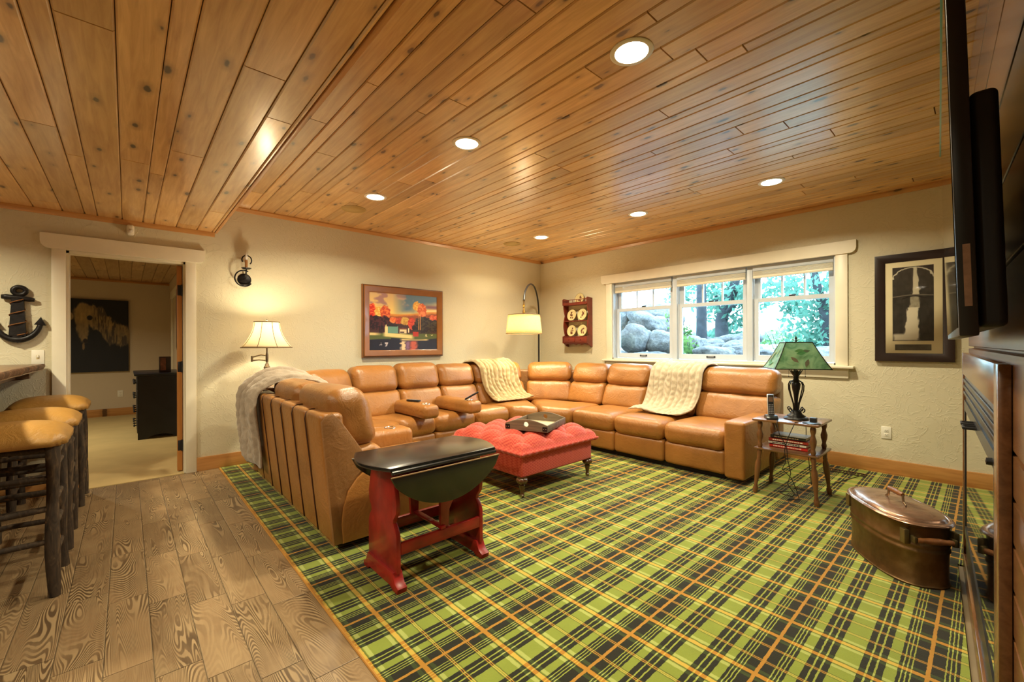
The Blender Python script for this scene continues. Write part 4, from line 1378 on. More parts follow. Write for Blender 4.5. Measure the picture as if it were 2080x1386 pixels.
# shade: four-sided frustum with panels, frame wires and finial
shz0, shz1 = zb_ + 0.415, zb_ + 0.630
Rs = Matrix.Translation((lx, ly, 0)) @ Matrix.Rotation(math.radians(34), 4, 'Z')
bw, bd, tw_, td_ = 0.200, 0.140, 0.095, 0.062
crn_b = [(-bw, -bd), (bw, -bd), (bw, bd), (-bw, bd)]
crn_t = [(-tw_, -td_), (tw_, -td_), (tw_, td_), (-tw_, td_)]
shade = None
for q in range(4):
    q2 = (q + 1) % 4
    P = []
    for i in range(9):
        t = i / 8
        fl_ = 1 + 0.035 * math.sin(PI * t) * -1
        row = []
        for j in range(9):
            s_ = j / 8
            b_ = Vector(crn_b[q]).lerp(Vector(crn_b[q2]), s_)
            t_ = Vector(crn_t[q]).lerp(Vector(crn_t[q2]), s_)
            v = b_.lerp(t_, t) * fl_
            row.append((v.x, v.y, shz0 + (shz1 - shz0) * t))
        P.append(row)
    o = obj('shade_panel', MB().grid(P).xf(Rs), M['mica'], tl, smooth=180, label='translucent green mica panel')
    # pressed leaves
    r = random.Random(40 + q)
    for k2 in range(5):
        s_, t = r.uniform(0.2, 0.8), r.uniform(0.15, 0.75)
        b_ = Vector(crn_b[q]).lerp(Vector(crn_b[q2]), s_)
        t_ = Vector(crn_t[q]).lerp(Vector(crn_t[q2]), s_)
        cpt = b_.lerp(t_, t)
        ex = (Vector(crn_b[q2]) - Vector(crn_b[q])).normalized()
        ex3 = Vector((ex.x, ex.y, 0))
        up3 = (Vector((t_.x, t_.y, shz1)) - Vector((b_.x, b_.y, shz0))).normalized()
        nn = ex3.cross(up3)
        an = r.uniform(0, PI)
        d1, d2 = ex3 * math.cos(an) + up3 * math.sin(an), -ex3 * math.sin(an) + up3 * math.cos(an)
        cc = Vector((cpt.x, cpt.y, shz0 + (shz1 - shz0) * t)) + nn * 0.0015
        vs = []
        for i in range(9):
            w = i / 8
            vs.append(cc + d1 * (w - 0.5) * 0.075 + d2 * 0.014 * math.sin(PI * w))
        for i in range(7, 0, -1):
            w = i / 8
            vs.append(cc + d1 * (w - 0.5) * 0.075 - d2 * 0.014 * math.sin(PI * w))
        mb = MB().add(vs, [tuple(range(len(vs)))])
        obj('pressed_leaf', mb.xf(Rs), plain('pressed_leaf_%d_%d' % (q, k2), lin(r.randint(40, 110), r.randint(90, 130), 70), 0.6, var=0.2, vs=60), o)
wires = MB()
for z, cr in ((shz0, crn_b), (shz1, crn_t)):
    for q in range(4):
        a, b = cr[q], cr[(q + 1) % 4]
        wires.tube([(a[0], a[1], z), (b[0], b[1], z)], 0.0042, 6)
for q in range(4):
    wires.tube([(crn_b[q][0] * (1 - 0.035 * math.sin(PI * t)) * (1 - t) + crn_t[q][0] * t * (1 - 0.035 * math.sin(PI * t)), crn_b[q][1] * (1 - t) * (1 - 0.035 * math.sin(PI * t)) + crn_t[q][1] * t * (1 - 0.035 * math.sin(PI * t)), shz0 + (shz1 - shz0) * t) for t in (0, 0.25, 0.5, 0.75, 1)], 0.0036, 6)
wires.tube([(-tw_, 0, shz1), (tw_, 0, shz1)], 0.003, 6)
obj('shade_frame', wires.xf(Rs), M['iron'], tl)
fin = MB().lathe([(0, 0.0), (0.010, 0.0), (0.006, 0.012), (0.004, 0.02), (0.010, 0.030), (0.006, 0.044), (0, 0.050)], 0, 0, 12, Matrix.Translation((lx, ly, shz1)))
for q in range(5):
    a = q * 2 * PI / 5
    fin.tube([(lx, ly, shz1 + 0.012), (lx + 0.02 * math.cos(a), ly + 0.02 * math.sin(a), shz1 + 0.018), (lx + 0.038 * math.cos(a), ly + 0.038 * math.sin(a), shz1 + 0.028)], [0.004, 0.006, 0.001], 6, 0.4)
obj('finial', fin, M['iron'], tl)
obj('harp', MB().tube([(lx, ly, zb_ + 0.40), (lx, ly, shz1)], 0.004, 8), M['iron'], tl)
for sx in (-1, 1):
    p = Rs @ Vector((sx * 0.06, -0.02, 0))
    obj('pull_chain', MB().tube([(p.x, p.y, zb_ + 0.47), (p.x, p.y, zb_ + 0.355)], 0.0012, 5).lathe([(0, -0.006), (0.006, 0), (0, 0.008)], p.x, p.y, 8, Matrix.Translation((0, 0, zb_ + 0.35))), M['iron'], tl)

# cordless phone on its charging stand
ph = thing('cordless_phone', 'black and silver cordless phone standing in its charger on end table', 'phone', (-1.185, 3.93, zt_), math.radians(28))
obj('charger', MB().prism([(-0.055, 0), (0.055, 0), (0.055, 0.020), (0.02, 0.034), (-0.03, 0.034), (-0.055, 0.014)], 'x', -0.042, 0.042, 0.004).xf(Matrix.Translation((0, 0, zt_)) @ Matrix.Identity(4)).xf(Matrix.Translation((-1.185, 3.93, 0)) @ Matrix.Rotation(math.radians(28), 4, 'Z')), plain('phone_black', (0.02, 0.02, 0.022), 0.35), ph)
Mp = Matrix.Translation((-1.185, 3.93, zt_)) @ Matrix.Rotation(math.radians(28), 4, 'Z') @ Matrix.Translation((0, -0.005, 0.026)) @ Matrix.Rotation(math.radians(-12), 4, 'X')
hs_ = obj('handset', MB().box(-0.025, 0.025, -0.009, 0.013, 0, 0.178, 0.006).xf(Mp), plain('phone_silver', (0.62, 0.62, 0.62), 0.3, metal=0.6), ph)
obj('face', MB().box(-0.0205, 0.0205, -0.0105, -0.0088, 0.008, 0.170, 0.0006).xf(Mp), plain('phone_face', (0.02, 0.02, 0.022), 0.3), hs_)
obj('screen', MB().box(-0.016, 0.016, -0.0115, -0.0104, 0.115, 0.155).xf(Mp), plain('phone_screen', lin(122, 96, 78), 0.15), hs_)
kp = MB()
for i in range(6):
    for j in (-1, 0, 1):
        kp.box(j * 0.012 - 0.0042, j * 0.012 + 0.0042, -0.0118, -0.0104, 0.016 + i * 0.014, 0.024 + i * 0.014)
obj('keypad', kp.xf(Mp), plain('phone_keys', (0.30, 0.30, 0.32), 0.4), hs_)

top('power_adapter', MB().box(-0.935, -0.890, 3.995, 4.035, zt_, zt_ + 0.035, 0.004), plain('adapter_black', (0.02, 0.02, 0.022), 0.4), 'small black plug adapter standing on the end table', 'adapter')
top('coaster', MB().lathe([(0, 0), (0.058, 0), (0.060, 0.003), (0.056, 0.006), (0, 0.005)], -0.905, 3.925, 28, Matrix.Translation((0, 0, zt_))), plain('coaster_black', (0.02, 0.02, 0.024), 0.35), 'flat round black coaster on the end table', 'coaster')
cz = zt_ + 0.004
top('cable', MB().tube([(-1.13, 3.90, cz), (-1.12, 3.86, cz), (-1.118, 3.845, 0.60), (-1.10, 3.842, 0.52), (-1.05, 3.845, 0.42), (-1.045, 3.848, 0.33), (-1.03, 3.87, 0.22), (-1.06, 3.90, 0.12), (-1.02, 3.92, 0.05), (-1.04, 3.96, 0.010), (-1.12, 3.98, 0.008), (-1.16, 4.03, 0.008), (-1.10, 4.09, 0.008)], 0.003, 6), M['black'], 'black phone cable hanging in front of the end table', 'cable', smooth=180)
top('cable', MB().tube([(-0.98, 3.99, cz), (-1.00, 3.87, cz), (-1.003, 3.845, 0.60), (-1.04, 3.840, 0.50), (-1.065, 3.845, 0.40), (-1.06, 3.85, 0.30), (-1.09, 3.87, 0.24), (-1.03, 3.88, 0.18), (-1.00, 3.90, 0.09), (-0.99, 3.93, 0.010), (-1.05, 3.86, 0.008), (-1.02, 3.79, 0.008), (-0.96, 3.75, 0.008)], 0.003, 6), M['black'], 'black charger cable looping down to the carpet under the end table', 'cable', smooth=180)
top('cable', MB().tube([(-1.045, 4.17, zt_ + 0.004), (-1.03, 4.28, zt_ + 0.004), (-1.03, 4.294, 0.60), (-1.03, 4.30, 0.45), (-1.01, 4.31, 0.2), (-1.0, 4.33, 0.03), (-0.9, 4.6, 0.008), (-0.75, 5.2, 0.008)], 0.003, 6), M['black'], 'black lamp cord running down behind the end table', 'cable', smooth=180)

# ================================================================== COPPER BOILER
bo = thing('copper_boiler', 'old oval copper wash boiler with lid standing on the carpet', 'boiler', (-0.345, 3.225, Z0), math.radians(-55))
bl_, bw_ = 0.285, 0.152


def oval(f=1.0, z=0.0, off=0.0, n=56):
    pts = []
    for i in range(n):
        a = 2 * PI * i / n
        c, s_ = math.cos(a), math.sin(a)
        e = 2 / 2.6
        pts.append(((bl_ + off) * f * math.copysign(abs(c) ** e, c), (bw_ + off) * f * math.copysign(abs(s_) ** e, s_), z))
    return pts


def rings(levels, cap0=True, cap1=True):
    mb = MB()
    n_ = 56
    for f, z, o in levels:
        mb.v += oval(f, z, o)
    for k in range(len(levels) - 1):
        for i in range(n_):
            j = (i + 1) % n_
            mb.f.append((k * n_ + i, k * n_ + j, (k + 1) * n_ + j, (k + 1) * n_ + i))
    if cap0:
        mb.f.append(tuple(range(n_))[::-1])
    if cap1:
        mb.f.append(tuple(range((len(levels) - 1) * n_, len(levels) * n_)))
    return mb


lv = [(0.97, 0.0, 0.006), (0.97, 0.008, 0.008), (0.97, 0.014, 0.002), (0.98, 0.10, 0), (0.99, 0.168, 0), (0.99, 0.175, 0.005), (0.99, 0.184, 0.005), (0.99, 0.190, 0), (0.99, 0.200, 0), (0.99, 0.206, 0.005), (0.99, 0.215, 0.005), (0.99, 0.222, 0), (1.0, 0.300, 0), (1.0, 0.306, 0.006), (1.0, 0.314, 0.004)]
obj('boiler_body', rings(lv), M['copper'], bo, local=True, smooth=50)
lv = [(1.0, 0.312, 0.014), (1.0, 0.318, 0.018), (1.0, 0.326, 0.012), (1.0, 0.328, 0.0), (0.97, 0.324, 0.0), (0.93, 0.334, 0), (0.88, 0.338, 0), (0.6, 0.342, 0), (0.3, 0.344, 0), (0.02, 0.345, 0)]
lid = rings(lv)
lid.v = [(x, y, z + (0.006 * mnoise.noise(Vector((x * 9, y * 9, 3.1))) if z > 0.333 else 0)) for x, y, z in lid.v]
lid = obj('lid', lid, M['copperlid'], bo, local=True, smooth=60)
hp = [(0.0, -0.062), (0.009, -0.062), (0.013, -0.05), (0.010, -0.042), (0.015, -0.03), (0.011, -0.018), (0.016, 0), (0.011, 0.018), (0.015, 0.03), (0.010, 0.042), (0.013, 0.05), (0.009, 0.062), (0, 0.062)]
hw = wood('handle_wood', (0.12, 0.04, 0.012), (0.26, 0.10, 0.03), rough=0.35)
obj('lid_handle', MB().lathe(hp, 0, 0, 16, Matrix.Translation((0, 0, 0.398)) @ Matrix.Rotation(PI / 2, 4, 'Y')), hw, bo, local=True, smooth=60)
for sx in (-1, 1):
    obj('handle_bracket', MB().tube([(sx * 0.060, 0, 0.398), (sx * 0.064, 0, 0.36), (sx * 0.085, 0, 0.345)], 0.005, 8, 1.6), M['bronze'], bo, local=True)
for sx in (-1, 1):
    hb = MB().lathe([(0.0, -0.075), (0.010, -0.075), (0.014, -0.06), (0.012, -0.05), (0.016, -0.02), (0.016, 0.02), (0.012, 0.05), (0.014, 0.06), (0.010, 0.075), (0, 0.075)], 0, 0, 16, Matrix.Translation((sx * (bl_ + 0.018), 0, 0.248)) @ Matrix.Rotation(PI / 2, 4, 'X'))
    obj('side_handle', hb, hw, bo, local=True, smooth=60)
    for sy in (-1, 1):
        br = MB()
        br.box(sx * (bl_ - 0.012) if sx > 0 else sx * (bl_ + 0.024), sx * (bl_ + 0.024) if sx > 0 else sx * (bl_ - 0.012), sy * 0.084 - 0.007, sy * 0.084 + 0.007, 0.232, 0.264, 0.004)
        br.box(min(sx * (bl_ - 0.045), sx * (bl_ - 0.006)), max(sx * (bl_ - 0.045), sx * (bl_ - 0.006)), sy * 0.105 - 0.012, sy * 0.105 + 0.012, 0.215, 0.288, 0.004)
        obj('handle_bracket', br, plain('pewter_%d_%d' % (sx, sy), lin(120, 104, 66), 0.45, metal=0.8, var=0.3), bo, local=True)

# ================================================================== MEDIA WALL: boards, fireplace, television
# local frame: origin at the far bottom corner of the fireplace front, s runs towards the camera, w out of the wall
P1 = Vector((-0.09, 3.43, 0))
sdir = Vector((0.0604, -0.998, 0)).normalized()
ndir = Vector((-0.998, -0.0604, 0)).normalized()
MW = Matrix(((sdir.x, ndir.x, 0, P1.x), (sdir.y, ndir.y, 0, P1.y), (0, 0, 1, 0), (0, 0, 0, 1)))
mwl = struct('wall_media', MB().box(0.0, 7.4, -0.60, -0.045, 0.0, ZC - 0.002).xf(MW), M['mediawood'])
bz = [0.0, 0.16, 0.275, 0.39, 0.505, 0.62, 0.735, 0.85, 0.965, 1.215, 1.45, 1.69, 1.93, 2.17, 2.41, ZC - 0.003]
for i in range(len(bz) - 1):
    for s0, s1 in ((0.005, 2.9), (2.9, 5.3)):
        if 0.0 <= bz[i] < ZL - 0.3 or s0 < 2.6:
            c = 0.005
            z0, z1 = bz[i] + 0.0025, bz[i + 1] - 0.0025
            s1_ = min(s1, 2.74) if z1 > ZL else s1
            if s1_ - s0 < 0.1:
                continue
            mb = MB().hexa([(s0, -0.045, z0), (s1_ - 0.002, -0.045, z0), (s1_ - 0.002, -0.025 + 0.0, z0 + c), (s0, -0.025, z0 + c), (s0, -0.045, z1), (s1_ - 0.002, -0.045, z1), (s1_ - 0.002, -0.025, z1 - c), (s0, -0.025, z1 - c)])
            obj('board', mb.xf(MW), M['mediawood'], mwl, smooth=0)

fp = thing('gas_fireplace', 'built-in black fireplace with glass door and brown wood surround', 'fireplace', (P1.x, P1.y, 0))
def fbox(*a, c=0.0):
    return MB().box(*a, c).xf(MW)
FW = M['mediawood']
obj('surround_stile', fbox(0.0, 0.07, -0.024, 0.0, 0.006, 1.185, c=0.003), FW, fp)
obj('surround_stile', fbox(1.70, 1.80, -0.024, 0.0, 0.006, 1.185, c=0.003), FW, fp)
obj('surround_rail', fbox(0.07, 1.70, -0.024, 0.0, 1.07, 1.185, c=0.003), FW, fp)
obj('surround_rail', fbox(0.07, 1.70, -0.024, 0.0, 0.006, 0.10, c=0.003), FW, fp)
fb = plain('firebox_black', (0.014, 0.014, 0.016), 0.3, var=0.2)
obj('hood', fbox(0.07, 1.70, -0.024, -0.008, 0.955, 1.07, c=0.002), plain('fire_hood', (0.06, 0.06, 0.062), 0.3, var=0.2), fp)
for z in (0.965, 0.998, 1.031):
    obj('louver', fbox(0.08, 1.69, -0.010, -0.002, z, z + 0.016, c=0.002), fb, fp)
door = obj('glass_door', fbox(0.07, 1.70, -0.024, -0.010, 0.10, 0.955), fb, fp)
gl, gnt, gb = newmat('fireplace_glass')
setb(gnt, gb, color=(0.01, 0.01, 0.011), rough=0.03, spec=0.9)
gz = N(gnt, 'TexNoise', None, {'Scale': 3.0}).outputs['Fac']
setb(gnt, gb, coat=mt(gnt, 'ADD', mt(gnt, 'MULTIPLY', gz, 0.05), 0.9))
obj('pane', fbox(0.14, 1.63, -0.0099, -0.007, 0.27, 0.885), gl, door)
obj('door_frame', MB().box(0.09, 0.14, -0.010, -0.004, 0.22, 0.935).box(1.63, 1.68, -0.010, -0.004, 0.22, 0.935).box(0.14, 1.63, -0.010, -0.004, 0.22, 0.27).box(0.14, 1.63, -0.010, -0.004, 0.885, 0.935).xf(MW), fb, door)
for s0 in (0.84, 0.96):
    hm = MB().tube([(s0 - 0.03, -0.006, 0.905), (s0 - 0.03, 0.03, 0.905), (s0 + 0.03, 0.03, 0.905), (s0 + 0.03, -0.006, 0.905)], 0.006, 8)
    obj('handle', hm.xf(MW), M['black'], door)
obj('control_knob', MB().lathe([(0.0, 0.0), (0.011, 0.0), (0.010, 0.012), (0, 0.014)], 0, 0, 14, Matrix.Translation((1.60, -0.004, 0.90)) @ Matrix.Rotation(-PI / 2, 4, 'X')).xf(MW), M['black'], door)

tvn, tvf = Vector((-0.034, 1.15, 1.252)), Vector((-0.104, 2.48, 1.252))
tv = thing('television', 'large black flat-screen television mounted on the wood-boarded wall', 'television', (tvf.x, tvf.y, 1.252))
ts = (tvn - tvf).normalized()
tn0 = Vector((ts.y, -ts.x, 0)).normalized()        # out of the wall, towards -x
if tn0.x > 0:
    tn0 = -tn0
tup = (Vector((0, 0, 1)) + tn0 * 0.026).normalized()
tnn = ts.cross(tup).normalized()
if tnn.x > 0:
    tnn = -tnn
TM = Matrix(((ts.x, tnn.x, tup.x, tvf.x), (ts.y, tnn.y, tup.y, tvf.y), (ts.z, tnn.z, tup.z, 1.252), (0, 0, 0, 1)))
Lt = (tvn - tvf).length
obj('cabinet', MB().box(0, Lt, -0.026, 0.0, 0, 0.76, 0.003).xf(TM), plain('tv_black', (0.010, 0.010, 0.011), 0.35, var=0.2), tv)
scm, snt, sb = newmat('tv_screen')
setb(snt, sb, color=(0.006, 0.006, 0.007), rough=mt(snt, 'ADD', mt(snt, 'MULTIPLY', N(snt, 'TexNoise', None, {'Scale': 4.0}).outputs['Fac'], 0.02), 0.05), spec=0.8, coat=0.6)
obj('screen', MB().box(0.012, Lt - 0.012, 0.0, 0.0012, 0.016, 0.748).xf(TM), scm, tv)
obj('back_cover', MB().puff(c8box(0.12, Lt - 0.03, -0.064, -0.025, 0.015, 0.46), 0.012, (0, 0, 0), 4).xf(TM), plain('tv_back', (0.008, 0.008, 0.009), 0.5), tv)
obj('bezel_glint', MB().box(0.0, Lt, 0.0, 0.0035, 0.7505, 0.7575).xf(TM), plain('tv_edge_glint', lin(120, 190, 200), 0.15, coat=0.5), tv)  # pale cyan strip: reflection along the top bezel put into its colour
obj('rating_label', MB().box(Lt - 0.0002, Lt + 0.0004, -0.019, -0.009, 0.055, 0.17).xf(TM), plain('tv_label', lin(150, 118, 92), 0.5, var=0.25, vs=60), tv)
obj('wall_mount', MB().box(0.5, 0.9, -0.082, -0.062, 0.22, 0.42).xf(TM), M['black'], tv)


# ================================================================== PICTURES
def vnoise(U, V, s, seed):
    r = np.random.default_rng(seed)
    g = r.random((64, 64))
    x, y = (U * s) % 63, (V * s) % 63
    xi, yi = x.astype(int), y.astype(int)
    fx, fy = x - xi, y - yi
    fx, fy = fx * fx * (3 - 2 * fx), fy * fy * (3 - 2 * fy)
    return (g[xi, yi] * (1 - fx) * (1 - fy) + g[xi + 1, yi] * fx * (1 - fy) + g[xi, yi + 1] * (1 - fx) * fy + g[xi + 1, yi + 1] * fx * fy)


def fbm(U, V, s, seed):
    return (vnoise(U, V, s, seed) * 0.55 + vnoise(U, V, s * 2.1, seed + 1) * 0.28 + vnoise(U, V, s * 4.3, seed + 2) * 0.17)


def srgb(A):
    A = np.clip(A, 0, 255) / 255
    return np.where(A <= 0.04045, A / 12.92, ((A + 0.055) / 1.055) ** 2.4)


def lay(C, mask, col):
    m = np.clip(mask, 0, 1)[..., None]
    return C * (1 - m) + np.array(col, float) * m


def soft(x, w):
    return np.clip(x / w + 0.5, 0, 1)


def landscape(nu, nv):
    U, V = np.meshgrid(np.linspace(0, 1, nu), np.linspace(0, 1, nv), indexing='ij')
    n1, n2 = fbm(U, V, 6, 3), fbm(U, V, 22, 9)
    C = np.zeros((nu, nv, 3))
    t = np.clip((V - 0.55) / 0.45, 0, 1)[..., None]
    C[:] = np.array((250, 214, 110)) * (1 - t) + np.array((214, 178, 130)) * t
    C = lay(C, soft(V - 0.80 + (0.85 - U) * 0.35 + (n1 - .5) * 0.12, 0.12) * soft(U - 0.42, 0.2), (98, 124, 142))
    C = lay(C, soft(n1 - 0.53, 0.08) * soft(V - 0.78, 0.05) * soft(0.5 - U, 0.3), (170, 128, 122))
    C = lay(C, soft(n1 - 0.50, 0.1) * soft(0.055 - np.abs(V - 0.865 + (U - 0.5) * 0.06), 0.04) * soft(U - 0.35, 0.1) * soft(0.9 - U, 0.1), (206, 170, 144))
    C = lay(C, soft(0.03 - np.abs(V - 0.79), 0.04) * soft(U - 0.8, 0.1), (132, 92, 104))
    C = lay(C, soft(0.012 - np.abs(V - 0.725 - 0.01 * np.sin(U * 20)), 0.012) * soft(U - 0.82, 0.05), (244, 212, 140))
    C = lay(C, soft(0.63 + 0.10 * np.clip(U - 0.3, 0, 1) + 0.012 * np.sin(U * 9) - V, 0.02), (216, 140, 52))
    C = lay(C, soft(0.60 + 0.14 * np.clip(U - 0.45, 0, 1) - V + (n2 - .5) * 0.03, 0.03), (154, 80, 48))

    def blob(C, u, v, ru, rv, col, col2, e=0.35, seed=1):
        d = ((U - u) / ru) ** 2 + ((V - v) / rv) ** 2 + (fbm(U, V, 30, seed) - .5) * 1.6 * e * 2
        m = soft(1 - d, 0.18)
        C = lay(C, m, col)
        return lay(C, m * soft(fbm(U + .3, V, 42, seed + 5) - 0.52, 0.05), col2)
    C = lay(C, soft(0.50 - V + (n2 - .5) * 0.08, 0.05), (70, 40, 40))
    C = blob(C, 0.04, 0.66, 0.06, 0.13, (206, 44, 34), (240, 110, 60), seed=20)
    C = blob(C, 0.15, 0.66, 0.07, 0.09, (226, 170, 70), (244, 206, 110), seed=22)
    C = blob(C, 0.22, 0.64, 0.07, 0.13, (196, 70, 44), (232, 120, 60), seed=24)
    C = blob(C, 0.12, 0.48, 0.20, 0.12, (36, 20, 30), (80, 34, 40), seed=26)
    C = blob(C, 0.33, 0.53, 0.05, 0.05, (226, 100, 46), (240, 140, 70), seed=28)
    C = blob(C, 0.41, 0.52, 0.05, 0.06, (180, 60, 40), (206, 90, 52), seed=30)
    C = blob(C, 0.50, 0.52, 0.065, 0.07, (190, 140, 56), (216, 172, 80), seed=32)
    C = blob(C, 0.60, 0.48, 0.055, 0.11, (190, 46, 34), (216, 80, 48), seed=34)
    C = blob(C, 0.85, 0.46, 0.20, 0.16, (40, 28, 34), (66, 56, 44), seed=36)
    C = blob(C, 0.68, 0.40, 0.07, 0.10, (34, 24, 30), (60, 44, 40), seed=38)
    C = blob(C, 0.92, 0.60, 0.05, 0.05, (206, 84, 48), (230, 120, 70), seed=40)
    C = blob(C, 0.99, 0.60, 0.04, 0.05, (216, 70, 44), (236, 120, 70), seed=42)
    C = blob(C, 0.68, 0.80, 0.06, 0.08, (228, 160, 60), (246, 196, 90), seed=44)
    C = blob(C, 0.76, 0.73, 0.07, 0.12, (214, 96, 50), (238, 140, 80), seed=46)
    for uu in (0.708, 0.732):
        C = lay(C, soft(0.004 - np.abs(U - uu - (V - 0.5) * 0.02), 0.004) * (V > 0.36) * (V < 0.68), (232, 160, 84))
    for uu in (0.145, 0.165, 0.19):
        C = lay(C, soft(0.006 - np.abs(U - uu), 0.004) * (V > 0.26) * (V < 0.42), (20, 12, 20))
    # ground, houses
    C = lay(C, soft(0.30 - V + (n2 - .5) * 0.03, 0.02), (86, 96, 50))
    C = lay(C, soft(0.035 - np.abs(V - 0.275 + (U - 0.25) * 0.10), 0.02) * soft(U - 0.2, 0.05) * soft(0.62 - U, 0.06), (240, 214, 140))
    C = lay(C, soft(0.02 - np.abs(V - 0.285), 0.02) * soft(0.13 - U, 0.1), (232, 204, 140))
    H = (U > 0.255) & (U < 0.40) & (V > 0.30) & (V < 0.42)
    C = lay(C, H * 1.0, (108, 152, 134))
    C = lay(C, ((U > 0.215) & (U < 0.255) & (V > 0.29) & (V < 0.40 + 0.05 * np.sin(np.clip((U - 0.215) / 0.04, 0, 1) * PI))) * 1.0, (244, 216, 150))
    C = lay(C, ((V > 0.415) & (V < 0.465 - 0.35 * np.abs(U - 0.30) * 0.5) & (U > 0.235) & (U < 0.39)) * 1.0, (44, 34, 40))
    C = lay(C, ((U > 0.42) & (U < 0.52) & (V > 0.30) & (V < 0.375)) * 1.0, (236, 210, 164))
    C = lay(C, ((U > 0.43) & (U < 0.49) & (V > 0.31) & (V < 0.335)) * 1.0, (60, 34, 34))
    C = lay(C, ((V > 0.372) & (V < 0.40 - 0.5 * np.abs(U - 0.47) * 0.4) & (U > 0.41) & (U < 0.53)) * 1.0, (120, 70, 56))
    C = lay(C, ((U > 0.545) & (U < 0.562) & (V > 0.32) & (V < 0.39)) * 1.0, (246, 226, 180))
    C = lay(C, ((U > 0.615) & (U < 0.70) & (V > 0.245) & (V < 0.335)) * 1.0, (186, 52, 38))
    C = lay(C, soft(n2 - 0.62, 0.04) * ((V > 0.25) & (V < 0.29) & (U > 0.74)), (236, 214, 160))
    # water
    w = soft(0.205 - V + 0.015 * np.sin(U * 7) - 0.02 * (U < 0.3), 0.01)
    C = lay(C, w, (28, 28, 46))
    C = lay(C, w * soft(0.012 - np.abs(V - 0.19), 0.01) * soft(U - 0.44, 0.05) * soft(0.85 - U, 0.05), (240, 208, 140))
    wob = U + 0.01 * (vnoise(U, V, 40, 60) - .5) * 4
    C = lay(C, w * soft(0.035 - np.abs(wob - 0.47), 0.03) * soft(0.165 - V, 0.02), (240, 206, 160))
    C = lay(C, w * soft(0.05 - np.abs(wob - 0.63), 0.05) * soft(0.165 - V, 0.02), (196, 92, 72))
    C = lay(C, w * soft(0.03 - np.abs(wob - 0.545), 0.04) * soft(0.165 - V, 0.02), (140, 100, 130))
    C = lay(C, w * soft(0.012 - np.abs(wob - 0.235), 0.01) * ((V > 0.07) & (V < 0.14)), (190, 180, 180))
    C = lay(C, w * soft(0.006 - np.abs(wob - 0.16), 0.01) * ((V > 0.09) & (V < 0.14)), (180, 170, 170))
    return C


def waterfall(nu, nv):
    U, V = np.meshgrid(np.linspace(0, 1, nu), np.linspace(0, 1, nv), indexing='ij')
    n1 = fbm(U, V * 1.6, 14, 70)
    C = np.zeros((nu, nv, 3)) + np.array((50, 46, 40)) * (0.6 + 0.8 * n1[..., None])
    C = lay(C, soft(V - 0.60, 0.2) * 0.25, (90, 84, 70))
    U = U + (vnoise(U, V, 26, 71) - 0.5) * 0.05
    wtop = 0.035 + 0.06 * np.clip((1.0 - V) / 0.36, 0, 1)
    c = 0.55 + 0.04 * np.clip((1 - V) / 0.4, 0, 1)
    C = lay(C, soft(wtop - np.abs(U - c), 0.02) * (V > 0.62), (206, 196, 168))
    C = lay(C, soft(0.12 - np.abs(U - 0.55), 0.03) * (V > 0.44) * (V < 0.60) * (0.55 + 0.45 * n1), (190, 180, 152))
    lo = 0.13 + 0.05 * np.clip((0.44 - V) / 0.4, 0, 1)
    C = lay(C, soft(lo - np.abs(U - 0.50 + 0.08 * (0.44 - V)), 0.03) * (V > 0.04) * (V < 0.45), (222, 212, 186))
    C = lay(C, soft(0.045 - np.abs(V - 0.05), 0.03) * soft(0.32 - np.abs(U - 0.33), 0.1), (214, 204, 180))
    C = lay(C, soft(0.006 - np.abs(V - 0.608 - 0.01 * np.cos((U - .5) * 5)), 0.006), (120, 112, 96))
    C = lay(C, soft(0.005 - np.abs(V - 0.600 + 0.10 * (U - .53) ** 2 * 4), 0.006) * (np.abs(U - .53) < .3), (20, 18, 16))
    # arched border
    r = np.sqrt(((U - 0.5) / 0.5) ** 2 + ((V - 0.84) / 0.15) ** 2)
    C = lay(C, (V > 0.84) * soft(0.045 - np.abs(r - 0.98), 0.03), (206, 198, 172))
    C = lay(C, (V > 0.84) * soft(r - 1.02, 0.02), (56, 50, 46))
    return C


def horse(nu, nv):
    U, V = np.meshgrid(np.linspace(0, 1, nu), np.linspace(0, 1, nv), indexing='ij')
    n1, n2 = fbm(U, V * 0.6, 16, 90), fbm(U * 2.2, V * 0.35, 20, 95)
    C = np.zeros((nu, nv, 3)) + np.array((14, 18, 28)) * (0.8 + 0.4 * n1[..., None])

    def ell(u, v, ru, rv, rot=0):
        c, s_ = math.cos(rot), math.sin(rot)
        a, b = (U - u) * c + (V - v) * s_, -(U - u) * s_ + (V - v) * c
        return 1 - (a / ru) ** 2 - (b / rv) ** 2
    body = np.maximum.reduce([ell(0.30, 0.80, 0.21, 0.15), ell(0.235, 0.63, 0.11, 0.24, 0.12), ell(0.50, 0.72, 0.25, 0.17, -0.55), ell(0.72, 0.55, 0.30, 0.17, -0.25), ell(0.92, 0.50, 0.18, 0.16)])
    body = np.maximum(body, ell(0.07, 0.76, 0.035, 0.05))
    m = soft(body - 0.10 + (n1 - 0.5) * 0.9 + (n2 - .5) * 0.8 * (U > 0.4), 0.35)
    m = m * (1 - soft(ell(0.45, 0.42, 0.13, 0.16), 0.2)) * (0.75 + 0.25 * n2)
    C = lay(C, m * (0.6 + 0.5 * n1), (190, 160, 104))
    C = lay(C, m * soft(n2 - 0.55, 0.1) * (U > 0.42) * 0.8, (50, 44, 44))
    C = lay(C, soft(ell(0.36, 0.745, 0.045, 0.032), 0.5), (16, 18, 24))
    C = lay(C, soft(ell(0.29, 0.43, 0.035, 0.03), 0.5), (30, 18, 18))
    C = lay(C, soft(ell(0.26, 0.35, 0.02, 0.045), 0.5) * 0.8, (150, 122, 80))
    return C


